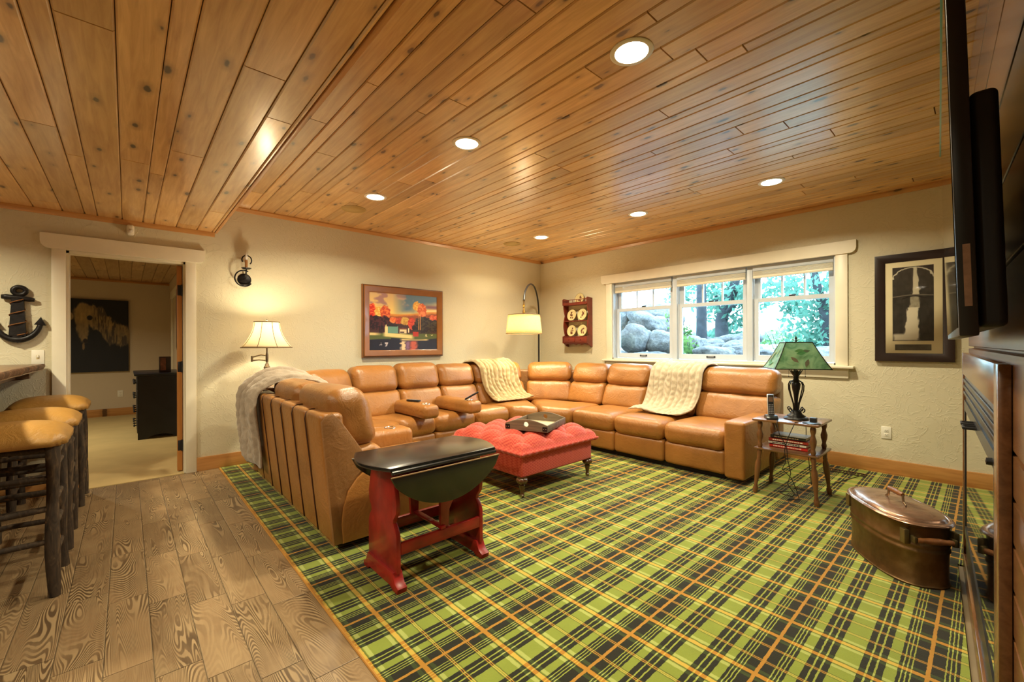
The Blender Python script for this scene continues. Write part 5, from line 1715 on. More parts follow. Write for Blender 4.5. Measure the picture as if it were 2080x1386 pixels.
def picture_grid(P0, ux, uz, nu, nv, fn):
    """P0 lower left, ux / uz full vectors"""
    C = srgb(fn(nu, nv))
    P0, ux, uz = Vector(P0), Vector(ux), Vector(uz)
    G = [[P0 + ux * (i / (nu - 1)) + uz * (j / (nv - 1)) for j in range(nv)] for i in range(nu)]
    return MB().grid(G), C.reshape(-1, 3)


def frame_bars(P0, ux, uz, nrm, w, prof):
    """mitred frame from inner rectangle outwards: prof = [(offset out, height along normal)]"""
    P0, ux, uz, nrm = Vector(P0), Vector(ux), Vector(uz), Vector(nrm)
    eu, ev = ux.normalized(), uz.normalized()
    mb = MB()
    crn = [(P0, -1, -1), (P0 + ux, 1, -1), (P0 + ux + uz, 1, 1), (P0 + uz, -1, 1)]
    n_ = len(prof)
    for p, a, b in crn:
        for o, h in prof:
            mb.v.append(tuple(p + eu * (a * o) + ev * (b * o) + nrm * h))
    for i in range(4):
        j = (i + 1) % 4
        for k in range(n_):
            k2 = (k + 1) % n_
            mb.f.append((i * n_ + k, j * n_ + k, j * n_ + k2, i * n_ + k2))
    return mb


# landscape painting on the left wall
pt = thing('framed_painting', 'autumn village landscape painting in a copper-brown wooden frame above the sofa', 'painting', (XA, 2.74, 1.08))
fw = 0.085
pP0, pux, puz = (XA + 0.03, 2.165 + fw, 1.078 + fw), (0, 1.165 - 2 * fw, 0), (0, 0, 0.918 - 2 * fw)
obj('frame', frame_bars(pP0, pux, puz, (1, 0, 0), fw, [(-0.008, -0.022), (-0.008, 0.004), (0.004, 0.010), (0.03, 0.018), (0.062, 0.028), (0.075, 0.022), (fw - 0.004, 0.016), (fw, 0.006), (fw, -0.028)]), M['framewood'], pt, smooth=30)
obj('frame_edge', frame_bars(pP0, pux, puz, (1, 0, 0), fw, [(0.071, 0.0236), (0.0775, 0.0225), (0.0775, 0.0205), (0.071, 0.0215)]), M['darkframe'], pt)
mb, cc = picture_grid(pP0, pux, puz, 180, 132, landscape)
obj('canvas', mb, vcol('landscape_paint', 0.4, 0.2), pt, cols=cc, smooth=180)

# waterfall print on the window wall
wp = thing('framed_print', 'tall dark-framed black and white waterfall print beside the window', 'picture', (-0.45, YB, 1.065))
fx0, fx1, fz0, fz1 = -0.715, -0.180, 1.068, 2.066
fw = 0.072
wP0, wux, wuz = (fx0 + fw, YB - 0.02, fz0 + fw), (fx1 - fx0 - 2 * fw, 0, 0), (0, 0, fz1 - fz0 - 2 * fw)
obj('frame', frame_bars(wP0, wux, wuz, (0, -1, 0), fw, [(-0.004, -0.014), (-0.004, 0.004), (0.012, 0.010), (fw - 0.012, 0.018), (fw, 0.016), (fw, -0.018)]), M['darkframe'], wp, smooth=30)
obj('mat_board', MB().box(wP0[0], wP0[0] + wux[0], YB - 0.022, YB - 0.018, wP0[2], wP0[2] + wuz[2]), plain('mat_board', lin(230, 216, 176), 0.7, var=0.02), wp)
ix0, ix1, iz0, iz1 = fx0 + fw + 0.055, fx1 - fw - 0.060, 1.258, 1.940
mb, cc = picture_grid((ix0, YB - 0.0228, iz0), (ix1 - ix0, 0, 0), (0, 0, iz1 - iz0), 90, 200, waterfall)
obj('photograph', mb, vcol('waterfall_print', 0.35, 0.3), wp, cols=cc, smooth=180)
obj('caption_plate', MB().box(ix0 + 0.016, ix1 - 0.016, YB - 0.0236, YB - 0.022, 1.172, 1.226), plain('caption_dark', lin(92, 84, 70), 0.4, var=0.4, vs=14), wp)
gm = glass_mat('picture_glass', (1, 1, 1))
obj('glazing', MB().box(wP0[0], wP0[0] + wux[0], YB - 0.0262, YB - 0.0255, wP0[2], wP0[2] + wuz[2]), gm, wp)

# horse canvas in the bedroom
XB += 0.004
hc = thing('canvas_painting', 'large dark canvas painting of a pale horse in the bedroom', 'painting', (XB, -0.4, 0.79))
obj('stretcher', MB().box(XB, XB + 0.04, -0.745, 0.026, 0.785, 2.035), plain('canvas_side', (0.02, 0.022, 0.03), 0.7), hc)
mb, cc = picture_grid((XB + 0.0405, -0.745, 0.785), (0, 0.771, 0), (0, 0, 1.25), 110, 140, horse)
obj('canvas', mb, vcol('horse_paint', 0.6), hc, cols=cc, smooth=180)
XB -= 0.004

# ================================================================== PLATE SHELF
ps = thing('plate_shelf', 'small red-brown wall shelf with scalloped sides, two drawers and a gallery rail', 'shelf', (-4.33, YB, 1.21))
SR = M['shelfred']
sx0, sx1, sy0 = -4.58, -4.082, 5.225


def side_profile():
    pts = [(YB, 1.195), (YB, 1.955)]
    front = [(sy0 + 0.02, 1.965), (sy0, 1.945), (sy0, 1.865), (sy0 + 0.012, 1.855)]
    for i in range(25):
        z = 1.85 - i * (1.85 - 1.375) / 24
        d = 0.055 - 0.035 * abs(math.sin((z - 1.375) / 0.475 * PI * 1.5)) * 1.0
        front.append((sy0 + d, z))
    front += [(sy0, 1.36), (sy0, 1.255), (sy0 + 0.03, 1.245), (sy0 + 0.075, 1.215), (sy0 + 0.11, 1.195)]
    return pts + front


for a in (sx0, sx1 - 0.018):
    obj('side', MB().prism(side_profile(), 'x', a, a + 0.018), SR, ps)
for z in (1.865, 1.610, 1.360):
    obj('shelf_board', MB().box(sx0 + 0.018, sx1 - 0.018, sy0 + (0.03 if z == 1.610 else 0.004), YB - 0.002, z - 0.012, z, 0.002), SR, ps)
obj('shelf_board', MB().box(sx0 + 0.018, sx1 - 0.018, sy0 + 0.004, YB - 0.002, 1.255, 1.267, 0.002), SR, ps)
vb = [(sx0 + 0.018, 1.895), (sx1 - 0.018, 1.895), (sx1 - 0.018, 1.852)] + [(sx1 - 0.018 - (sx1 - sx0 - 0.036) * i / 24, 1.852 + 0.010 * abs(math.sin(PI * 3 * i / 24))) for i in range(1, 24)] + [(sx0 + 0.018, 1.852)]
obj('top_valance', MB().prism(vb, 'y', sy0 + 0.002, sy0 + 0.012), SR, ps)
obj('gallery_rail', MB().box(sx0 + 0.018, sx1 - 0.018, sy0 + 0.004, sy0 + 0.012, 1.932, 1.942), SR, ps)
for q in range(6):
    x = sx0 + 0.05 + q * (sx1 - sx0 - 0.1) / 5
    obj('gallery_spindle', MB().lathe([(0.004, 1.895), (0.006, 1.913), (0.004, 1.932)], x, sy0 + 0.008, 8), SR, ps)
bb = [(sx0 + 0.018, 1.255), (sx0 + 0.018, 1.218)] + [(sx0 + 0.018 + (sx1 - sx0 - 0.036) * i / 32, 1.222 + 0.016 * abs(math.sin(PI * 4 * i / 32))) for i in range(1, 32)] + [(sx1 - 0.018, 1.218), (sx1 - 0.018, 1.255)]
obj('bottom_valance', MB().prism(bb, 'y', sy0 + 0.035, sy0 + 0.045), SR, ps)
mid = (sx0 + sx1) / 2
for a, b in ((sx0 + 0.021, mid - 0.003), (mid + 0.003, sx1 - 0.021)):
    dw = obj('drawer', MB().box(a, b, sy0 + 0.002, YB - 0.02, 1.270, 1.345, 0.003), SR, ps)
    obj('knob', MB().lathe([(0.0, 0.018), (0.009, 0.016), (0.010, 0.010), (0.005, 0.004), (0.006, 0)], 0, 0, 12, Matrix.Translation(((a + b) / 2, sy0 + 0.002, 1.308)) @ Matrix.Rotation(PI / 2, 4, 'X')), SR, dw)


def plate(x, z, r, label, seed):
    t = thing('decorative_plate', label, 'plate', (x, YB - 0.05, z), 0, 'plates on the wall shelf')
    Mx = Matrix.Translation((x, YB - 0.065 if z < 1.86 else YB - 0.045, z + r * math.cos(0.18))) @ Matrix.Rotation(PI / 2 - 0.18, 4, 'X')
    obj('plate_body', MB().lathe([(0, 0.0), (r * 0.6, 0.0), (r * 0.72, 0.005), (r * 0.98, 0.013), (r, 0.012), (r * 0.97, 0.006), (r * 0.6, -0.004), (0, -0.004)], 0, 0, 36, Mx), plain('plate_cream_%d' % seed, lin(224, 206, 150), 0.25, var=0.04, coat=0.4), t, smooth=50)
    obj('plate_rim', MB().lathe([(r * 0.97, 0.0135), (r * 1.0, 0.0135), (r * 1.005, 0.0115), (r * 0.97, 0.0125)], 0, 0, 36, Mx, True), plain('plate_rim_%d' % seed, lin(120, 96, 44), 0.35), t)
    # little painted figure in the middle
    rr = random.Random(seed)
    mb = MB()
    for k in range(7):
        a, b, s_ = rr.uniform(-0.28, 0.28) * r, rr.uniform(-0.5, 0.55) * r, rr.uniform(0.08, 0.17) * r
        mb.lathe([(0, 0.0012 + k * 0.0001), (s_, 0.0010 + k * 0.0001)], 0, 0, 10, Mx @ Matrix.Translation((a, b, 0)) @ Matrix.Diagonal((1, rr.uniform(0.8, 1.7), 1, 1)))
    mb.f = [f for f in mb.f if len(f) <= 4]
    obj('painted_figure', mb, plain('plate_figure_%d' % seed, lin(*rr.choice([(96, 62, 40), (120, 70, 50), (86, 84, 50), (110, 60, 36)])), 0.4, var=0.5, vs=60), t)


plate(mid - 0.105, 1.6105, 0.092, 'round cream plate on the upper shelf, the one next to the scalloped side', 1)
plate(mid + 0.105, 1.6105, 0.092, 'round cream plate on the upper shelf, the one towards the window', 2)
plate(mid - 0.110, 1.3605, 0.092, 'round cream plate on the lower shelf above the drawer away from the window', 3)
plate(mid + 0.105, 1.3605, 0.092, 'round cream plate on the lower shelf above the drawer nearer the window', 4)
plate(mid + 0.035, 1.8655, 0.090, 'round cream plate with a portrait standing on top of the wall shelf', 5)

# ================================================================== FLOOR LAMPS
flx, fly = -4.83, 1.045
f1 = thing('swing_arm_floor_lamp', 'swing-arm floor lamp with lit cream bell shade behind the sofa wing', 'lamp', (flx, fly, Z0))
obj('foot_plate', MB().lathe([(0, Z0), (0.120, Z0), (0.124, 0.012), (0.110, 0.022), (0.05, 0.030), (0.025, 0.045), (0, 0.045)], flx, fly, 36), M['bronze'], f1, smooth=50)
obj('pole', MB().lathe([(0.017, 0.045), (0.017, 0.98), (0.022, 0.985), (0.026, 1.0), (0.030, 1.01), (0.030, 1.02), (0.020, 1.03), (0.018, 1.045), (0.010, 1.06), (0.010, 1.16)], flx, fly, 18), M['bronze'], f1, smooth=50)
vd = Vector((0.743, -0.669, 0))        # arm swings sideways
a1 = Vector((-0.669, -0.743, 0)) * 0.15
sa = MB()
sa.tube([(flx, fly, 1.085), (flx + a1.x * 0.5, fly + a1.y * 0.5, 1.092), (flx + a1.x, fly + a1.y, 1.085)], 0.007, 8)
sa.tube([(flx, fly, 1.135), (flx + a1.x * 0.4, fly + a1.y * 0.4, 1.142), (flx + a1.x, fly + a1.y, 1.118)], 0.007, 8)
sa.lathe([(0, 1.07), (0.010, 1.072), (0.010, 1.13), (0, 1.132)], flx + a1.x, fly + a1.y, 12)
sa.lathe([(0, 1.07), (0.013, 1.072), (0.013, 1.15), (0, 1.155)], flx, fly, 12)
obj('swing_arm', sa, M['bronze'], f1)
obj('lamp_stem', MB().tube([(flx, fly, 1.15), (flx, fly, 1.30)], 0.008, 10).tube([(flx, fly, 1.30), (flx + 0.06, fly, 1.34), (flx + 0.06, fly, 1.44), (flx, fly, 1.475)], 0.002, 6).tube([(flx, fly, 1.30), (flx - 0.06, fly, 1.34), (flx - 0.06, fly, 1.44), (flx, fly, 1.475)], 0.002, 6), M['bronze'], f1)
bell = []
for i in range(13):
    t = i / 12
    bell.append((0.225 - 0.112 * (1 - (1 - t) ** 1.9), 1.215 + 0.255 * t))
obj('lamp_shade', MB().lathe(bell + [(r - 0.002, z) for r, z in bell[::-1]], flx, fly, 48, None, True), M['shade_cream'], f1, smooth=180)
rbm = plain('shade_ribs', lin(120, 96, 60), 0.6)
rb = MB()
for q in range(8):
    a = q * PI / 4 + 0.2
    rb.tube([(flx + (r + 0.001) * math.cos(a), fly + (r + 0.001) * math.sin(a), z) for r, z in bell], 0.0028, 6)
for r, z in (bell[0], bell[-1]):
    rb.tube([(flx + r * math.cos(a), fly + r * math.sin(a), z) for a in np.linspace(0, 2 * PI, 41)], 0.0045, 6)
obj('shade_ribs', rb, rbm, f1, smooth=180)
obj('finial', MB().lathe([(0, 1.47), (0.012, 1.472), (0.005, 1.482), (0.010, 1.49), (0, 1.502)], flx, fly, 12), M['bronze'], f1)
obj('light_bulb', MB().lathe([(0, 1.30), (0.014, 1.31), (0.016, 1.33), (0.03, 1.365), (0.026, 1.395), (0, 1.41)], flx, fly, 16), M['lampglow'], f1, smooth=180)
bulb('lamp_light', (0, 0, 1.40 - Z0), 26, 0.05, (1.0, 0.84, 0.56), f1)

apx, apy = -5.02, 5.13
f2 = thing('arc_floor_lamp', 'black arc floor lamp with lit burlap drum shade in the room corner', 'lamp', (apx, apy, Z0))
obj('foot_plate', MB().lathe([(0, Z0), (0.13, Z0), (0.135, 0.015), (0.12, 0.025), (0.02, 0.03), (0, 0.03)], apx, apy, 32), M['black'], f2, smooth=50)
ctl = [(apx, apy, 0.03), (apx, apy, 0.9), (apx, apy, 1.55), (apx + 0.02, apy - 0.02, 1.80), (apx + 0.09, apy - 0.12, 2.00), (apx + 0.22, apy - 0.31, 2.13), (apx + 0.37, apy - 0.53, 2.155), (apx + 0.52, apy - 0.75, 2.10), (apx + 0.64, apy - 0.93, 1.98), (apx + 0.71, apy - 1.02, 1.84)]


def cat(P, n=6):
    P = [Vector(p) for p in P]
    P = [P[0] * 2 - P[1]] + P + [P[-1] * 2 - P[-2]]
    out = []
    for i in range(1, len(P) - 2):
        for k in range(n):
            t = k / n
            a, b, c, d = P[i - 1], P[i], P[i + 1], P[i + 2]
            out.append(0.5 * ((2 * b) + (c - a) * t + (2 * a - 5 * b + 4 * c - d) * t * t + (3 * b - a - 3 * c + d) * t ** 3))
    return out + [P[-2]]


obj('arched_pole', MB().tube(cat(ctl), 0.013, 10), M['black'], f2, smooth=180)
ex, ey = apx + 0.715, apy - 1.025
brass = plain('brass', lin(190, 150, 80), 0.25, metal=1.0, var=0.1)
obj('shade_hook', MB().tube([(ex, ey, 1.85), (ex, ey, 1.79)], 0.008, 8).lathe([(0.012, 1.74), (0.016, 1.75), (0.012, 1.765), (0.018, 1.775), (0.012, 1.79), (0.010, 1.80)], ex, ey, 14).lathe([(0.02, 1.655), (0.02, 1.70), (0.012, 1.72), (0.010, 1.74)], ex, ey, 14), brass, f2)
dr_ = [(0.250, 1.385), (0.246, 1.44), (0.236, 1.52), (0.226, 1.60), (0.220, 1.648)]
dsh = obj('lamp_shade', MB().lathe(dr_ + [(r - 0.002, z) for r, z in dr_[::-1]], ex, ey, 56, None, True), M['shade_burlap'], f2, smooth=180)
rb = MB()
for r, z in (dr_[0], dr_[-1]):
    rb.tube([(ex + r * math.cos(a), ey + r * math.sin(a), z) for a in np.linspace(0, 2 * PI, 49)], 0.005, 6)
rb.tube([(ex + (r + 0.001) * math.cos(-2.0), ey + (r + 0.001) * math.sin(-2.0), z) for r, z in dr_], 0.0022, 6)
for q in range(3):
    a = q * 2 * PI / 3
    rb.tube([(ex, ey, 1.66), (ex + 0.22 * math.cos(a), ey + 0.22 * math.sin(a), 1.648)], 0.002, 6)
obj('shade_rings', rb, plain('shade_trim', lin(110, 84, 50), 0.6), dsh, smooth=180)
obj('light_bulb', MB().lathe([(0, 1.655), (0.014, 1.65), (0.016, 1.62), (0.03, 1.585), (0.026, 1.555), (0, 1.54)], ex, ey, 16), M['lampglow'], f2, smooth=180)
bulb('lamp_light', (ex - apx, ey - apy, 1.53 - Z0), 34, 0.05, (1.0, 0.80, 0.48), f2)

# ================================================================== SMALL THINGS ON THE LEFT WALL
scy, scz = 0.905, 1.955
sc = thing('wall_sconce', 'black wrought-iron scroll wall sconce with a single candle socket beside the doorway', 'sconce', (XA, scy, 1.86))
obj('back_plate', MB().lathe([(0, 0.012), (0.05, 0.010), (0.062, 0.004), (0.064, 0)], 0, 0, 28, Matrix.Translation((XA, scy + 0.012, 1.925)) @ Matrix.Rotation(PI / 2, 4, 'Y')), M['iron'], sc, smooth=50)
sp = []
for i in range(40):
    t = i / 39
    a = -0.6 - t * 4.6
    r = 0.085 - 0.01 * t
    sp.append((XA + 0.02 + 0.06 * t, scy - 0.002 + r * math.cos(a), 1.935 + r * math.sin(a) * 1.0))
top1 = sp[-1]
obj('scroll_arm', MB().tube(sp, 0.007, 8), M['iron'], sc, smooth=180)
s2 = []
for i in range(30):
    t = i / 29
    a = -0.9 + t * 4.6
    r = 0.048 * (1 - 0.25 * t)
    s2.append((XA + 0.075 - 0.03 * t, scy + 0.02 + r * math.cos(a), 2.125 + r * math.sin(a) * 1.1))
obj('upper_scroll', MB().tube(s2, 0.006, 8), M['iron'], sc, smooth=180)
obj('arm_stem', MB().tube([(XA + 0.012, scy + 0.012, 1.93), (XA + 0.06, scy + 0.015, 1.95), (XA + 0.085, scy + 0.015, 2.02)], 0.007, 8), M['iron'], sc, smooth=180)
obj('drip_pan', MB().lathe([(0, 0), (0.03, 0.004), (0.045, 0.014), (0.046, 0.017), (0.028, 0.010), (0, 0.008)], 0, 0, 20, Matrix.Translation((XA + 0.085, scy + 0.015, 2.02))), M['iron'], sc)
obj('candle_sleeve', MB().lathe([(0.013, 2.03), (0.013, 2.115), (0.010, 2.118), (0.0, 2.118)], XA + 0.085, scy + 0.015, 14), plain('candle_amber', lin(196, 140, 78), 0.5), sc)
obj('light_bulb', MB().lathe([(0.008, 2.118), (0.014, 2.145), (0.011, 2.17), (0.002, 2.20), (0, 2.203)], XA + 0.085, scy + 0.015, 14), plain('clear_bulb', (0.75, 0.72, 0.66), 0.1), sc, smooth=180)

# anchor
an = thing('wall_anchor', 'black metal ship anchor wrapped with rope hanging above the bar end', 'anchor', (XA, -0.645, 1.262))
ay = -0.645
obj('shank', MB().hexa([(XA + 0.012, ay - 0.046, 1.32), (XA + 0.05, ay - 0.046, 1.32), (XA + 0.05, ay + 0.046, 1.32), (XA + 0.012, ay + 0.046, 1.32), (XA + 0.012, ay - 0.030, 1.635), (XA + 0.045, ay - 0.030, 1.635), (XA + 0.045, ay + 0.032, 1.635), (XA + 0.012, ay + 0.032, 1.635)]), M['iron'], an)
obj('ring', MB().tube([(XA + 0.028, ay + 0.010 + 0.034 * math.cos(a), 1.680 + 0.030 * math.sin(a)) for a in np.linspace(0, 2 * PI, 33)], 0.017, 12), M['iron'], an, smooth=180)
obj('stock', MB().tube([(XA + 0.03, ay - 0.085, 1.628), (XA + 0.03, ay - 0.06, 1.628), (XA + 0.03, ay, 1.625), (XA + 0.03, ay + 0.065, 1.614), (XA + 0.03, ay + 0.092, 1.610)], [0.016, 0.022, 0.017, 0.020, 0.014], 12), M['iron'], an, smooth=180)
arm = []
for i in range(33):
    t = -1 + 2 * i / 32
    arm.append((XA + 0.03, ay + 0.122 * math.sin(t * 1.35) / math.sin(1.35), 1.285 + 0.125 * (1 - math.cos(t * 1.35)) / (1 - math.cos(1.35)) + 0.004))
obj('arms', MB().tube(arm, [0.016 + 0.010 * (1 - abs(-1 + 2 * i / 32)) for i in range(33)], 12), M['iron'], an, smooth=180)
for s_ in (-1, 1):
    yy = ay + s_ * 0.122
    obj('fluke', MB().prism([(yy - 0.034, 1.412), (yy + 0.034, 1.405), (yy + 0.004 * s_, 1.475)], 'x', XA + 0.014, XA + 0.048, 0.004), M['iron'], an)
obj('crown', MB().prism([(ay - 0.05, 1.30), (ay, 1.262), (ay + 0.05, 1.30), (ay, 1.33)], 'x', XA + 0.008, XA + 0.05), M['iron'], an)
rope = []
for i in range(150):
    t = i / 149
    a = t * 2 * PI * 3.3
    z = 1.325 + 0.30 * (t if t < 0.32 else 0.32 + (t - 0.32)) ** 1.0
    w = 0.052 - 0.016 * t
    rope.append((XA + 0.031 + 0.026 * math.cos(a), ay + w * math.sin(a), z))
obj('rope', MB().tube(rope, 0.0042, 6), plain('rope_brown', lin(120, 76, 34), 0.8, var=0.3, vs=80), an, smooth=180)


def plate_cover(P, n, w, h, kind, label, catg, grp=None):
    """wall plates: P centre, n = 'x' or 'y' wall"""
    t = thing(catg.replace(' ', '_'), label, catg, P, 0, grp)
    R_ = Matrix.Translation(P) @ (Matrix.Rotation(PI / 2, 4, 'Z') if n == 'x' else Matrix.Identity(4))
    mb = MB().box(-w / 2, w / 2, -0.007, 0, -h / 2, h / 2, 0.003)
    obj('cover_plate', mb.xf(R_), M['whiteplastic'], t)
    if kind == 'switch':
        obj('toggle', MB().box(-0.005, 0.005, -0.018, -0.006, -0.004, 0.014, 0.002).xf(R_), M['whiteplastic'], t)
        obj('toggle_surround', MB().box(-0.008, 0.008, -0.0085, -0.0065, -0.016, 0.016).xf(R_), plain('switch_recess', lin(196, 178, 130), 0.5), t)
    else:
        for zz in (-0.020, 0.020):
            s = obj('socket', MB().box(-0.016, 0.016, -0.009, -0.006, zz - 0.0145, zz + 0.0145, 0.001).xf(R_), M['whiteplastic'], t)
            obj('slot', MB().box(-0.008, -0.0055, -0.0096, -0.0088, zz - 0.003, zz + 0.006).box(0.0055, 0.008, -0.0096, -0.0088, zz - 0.003, zz + 0.006).box(-0.002, 0.002, -0.0096, -0.0088, zz - 0.010, zz - 0.006).xf(R_), M['black'], s)


plate_cover((XA, -0.540, 1.148), 'x', 0.072, 0.116, 'switch', 'cream light switch between the anchor and the door casing', 'light switch')
plate_cover((-0.638, YB, 0.388), 'y', 0.074, 0.116, 'outlet', 'cream wall outlet under the waterfall print', 'wall outlet', 'wall outlets')
plate_cover((XB, -0.085, 0.385), 'x', 0.074, 0.116, 'outlet', 'white wall outlet below the horse painting in the bedroom', 'wall outlet', 'wall outlets')

sn = thing('motion_sensor', 'small white motion sensor above the bedroom door', 'sensor', (XA, 0.028, 2.235))
obj('sensor_body', MB().puff(c8box(XA, XA + 0.05, 0.002, 0.054, 2.236, 2.330), 0.018, (0.05, 0.02, 0.02), 5), M['whiteplastic'], sn, smooth=180)
obj('lens', MB().lathe([(0, 0.012), (0.012, 0.009), (0.018, 0)], 0, 0, 18, Matrix.Translation((XA + 0.048, 0.028, 2.272)) @ Matrix.Rotation(PI / 2, 4, 'Y')), plain('sensor_lens', (0.7, 0.66, 0.6), 0.3), sn, smooth=180)

vt = thing('floor_vent', 'dark metal floor register in the carpet along the window wall', 'vent', (-0.90, 5.10, 0.004))
vm = plain('vent_brown', lin(46, 36, 26), 0.4, metal=0.4)
obj('register_frame', MB().box(-1.05, -0.75, 5.04, 5.055, 0.0042, 0.010).box(-1.05, -0.75, 5.135, 5.15, 0.0042, 0.010).box(-1.05, -1.035, 5.055, 5.135, 0.0042, 0.010).box(-0.765, -0.75, 5.055, 5.135, 0.0042, 0.010), vm, vt)
for q in range(10):
    obj('louver', MB().box(-1.03 + q * 0.027, -1.018 + q * 0.027, 5.055, 5.135, 0.0042, 0.009), vm, vt)

# ================================================================== BAR AND STOOLS
br = thing('bar_counter', 'rustic bar counter with live-edge wood top on dark brackets at the left wall', 'counter', (-3.9, -0.95, 0))
npt = 60
edge = []
for i in range(npt + 1):
    x = -5.17 + (2.75) * i / npt
    edge.append((x, -0.505 - 0.03 * i / npt + 0.012 * mnoise.noise(Vector((x * 3.1, 0.3, 0))) + 0.006 * mnoise.noise(Vector((x * 11, 2.3, 0)))))
G = []
for lv_, (dz, dy) in enumerate(((1.092, -0.008), (1.086, 0.002), (1.072, 0.006), (1.056, 0.0), (1.045, -0.012), (1.040, -0.03))):
    G.append([(x, y + dy + 0.006 * mnoise.noise(Vector((x * 14, lv_ * 0.7, 5))), dz + 0.003 * mnoise.noise(Vector((x * 9, lv_, 1)))) for x, y in edge])
slab_pts = [(x, y - 0.009) for x, y in edge] + [(-2.42, -1.25), (-5.17, -1.25)]
obj('bar_top', MB().prism(slab_pts, 'z', 1.041, 1.091), M['barslab'], br, smooth=30)
obj('live_edge', MB().grid(G), M['liveedge'], br, smooth=180)
bwood = wood('bar_dark_wood', (0.05, 0.022, 0.010), (0.13, 0.060, 0.026), rough=0.4, along='x')
pm = obj('bar_front', MB().box(-5.195, -2.45, -0.99, -0.95, 0.0, 1.04), bwood, br)
for q in range(7):
    x = -5.18 + q * 0.385
    obj('front_panel', MB().box(x, x + 0.375, -0.95, -0.94, 0.06, 1.0, 0.004), bwood, pm)
for x in (-4.98, -3.9, -2.8):
    pts = [(-0.94, 1.040), (-0.56, 1.040), (-0.56, 0.985), (-0.60, 0.978)] + [(-0.60 - 0.26 * math.sin(t), 0.978 - 0.26 * (1 - math.cos(t))) for t in np.linspace(0.1, PI / 2, 9)] + [(-0.87, 0.66), (-0.94, 0.66)]
    obj('bracket', MB().prism(pts, 'x', x - 0.03, x + 0.03, 0.003), bwood, br, smooth=30)
obj('apron', MB().box(-5.17, -2.45, -0.66, -0.63, 0.985, 1.0402), bwood, br)


def stool(x, lab, seed):
    r = random.Random(seed)
    t = thing('bar_stool', lab, 'stool', (x, -0.44, 0.0), 0, 'hickory bar stools at the counter')
    hx_, hy_ = 0.195, 0.175
    y0 = -0.44
    corners = {}
    for sx in (-1, 1):
        for sy in (-1, 1):
            bx, by = x + sx * hx_, y0 + sy * hy_
            tx, ty = x + sx * (hx_ - 0.02), y0 + sy * (hy_ - 0.015)
            pts, rs = [], []
            for i in range(12):
                u = i / 11
                pts.append((bx + (tx - bx) * u + 0.006 * math.sin(u * 5 + seed + sx), by + (ty - by) * u + 0.006 * math.cos(u * 4 + seed + sy), 0.0012 + 0.752 * u))
                rs.append(0.0255 + 0.003 * math.sin(u * 9 + seed * 2 + sx + 2 * sy))
            lg = obj('leg', MB().tube(pts, rs, 12), M['bark'], t, smooth=60)
            obj('leg_top', MB().lathe([(0.0, 0.7575), (0.018, 0.757), (0.0235, 0.7535)], pts[-1][0], pts[-1][1], 14), plain('cut_wood_%d_%d_%d' % (seed, sx, sy), lin(150, 106, 64), 0.6), lg)
            corners[(sx, sy)] = pts

    def P(sx, sy, z):
        pts = corners[(sx, sy)]
        u = min(10.999, max(0, (z - 0.001) / 0.752 * 11))
        i = int(u)
        return Vector(pts[i]).lerp(Vector(pts[i + 1]), u - i)
    for k, (z, q) in enumerate(((0.17, 'x'), (0.32, 'x'), (0.45, 'x'), (0.62, 'x'), (0.69, 'x'), (0.24, 'y'), (0.40, 'y'), (0.55, 'y'), (0.69, 'y'))):
        for sgn in (-1, 1):
            a = P(-1, sgn, z) if q == 'x' else P(sgn, -1, z + 0.03)
            b = P(1, sgn, z) if q == 'x' else P(sgn, 1, z + 0.03)
            m_ = (a + b) / 2 + Vector((0, 0, r.uniform(-0.008, 0.008)))
            obj('rung', MB().tube([a, a.lerp(m_, 0.5), m_, m_.lerp(b, 0.5), b], [0.0125, 0.014, 0.0135, 0.014, 0.0125], 10), M['bark'], t, smooth=60)
    # leather seat: saddle shaped, notched at the legs
    n_ = 26
    Gt, Gb = [], []
    for i in range(n_ + 1):
        a_, b_ = [], []
        for j in range(n_ + 1):
            u, v = 2 * i / n_ - 1, 2 * j / n_ - 1
            e = max(abs(u), abs(v))
            cr = max(0, abs(u) - 0.78) * max(0, abs(v) - 0.78) / 0.0484
            pl = 1 - 0.10 * min(1, cr * 1.3)
            X, Y = x + u * 0.225 * pl, y0 + v * 0.215 * pl
            h = 0.775 + 0.060 * (1 - abs(u) ** 2.6) * (1 - abs(v) ** 2.6) ** 0.6 + 0.018 * (1 - e ** 8)
            a_.append((X, Y, h))
            b_.append((X, Y, 0.742 + 0.012 * abs(math.sin(u * 6)) * 0.4))
        Gt.append(a_)
        Gb.append(b_)
    mb = MB().grid(Gt)
    o_ = len(mb.v)
    mb.v += [p for rw in Gb for p in rw]
    k_ = n_ + 1
    mb.f += [tuple(o_ + q for q in (i * k_ + j, (i + 1) * k_ + j, (i + 1) * k_ + j + 1, i * k_ + j + 1)) for i in range(n_) for j in range(n_)]
    for i in range(n_):
        for (a, b) in (((i, 0), (i + 1, 0)), ((i, n_), (i + 1, n_)), ((0, i), (0, i + 1)), ((n_, i), (n_, i + 1))):
            ia, ib = a[0] * k_ + a[1], b[0] * k_ + b[1]
            mb.f.append((ia, ib, o_ + ib, o_ + ia))
    obj('seat', mb, M['stoolleather'], t, smooth=180)


stool(-3.295, 'hickory bar stool with tan leather seat, the one farthest from the doorway', 1)
stool(-3.945, 'hickory bar stool with tan leather seat in the middle of the row of three', 2)
stool(-4.875, 'hickory bar stool with tan leather seat closest to the doorway casing', 3)

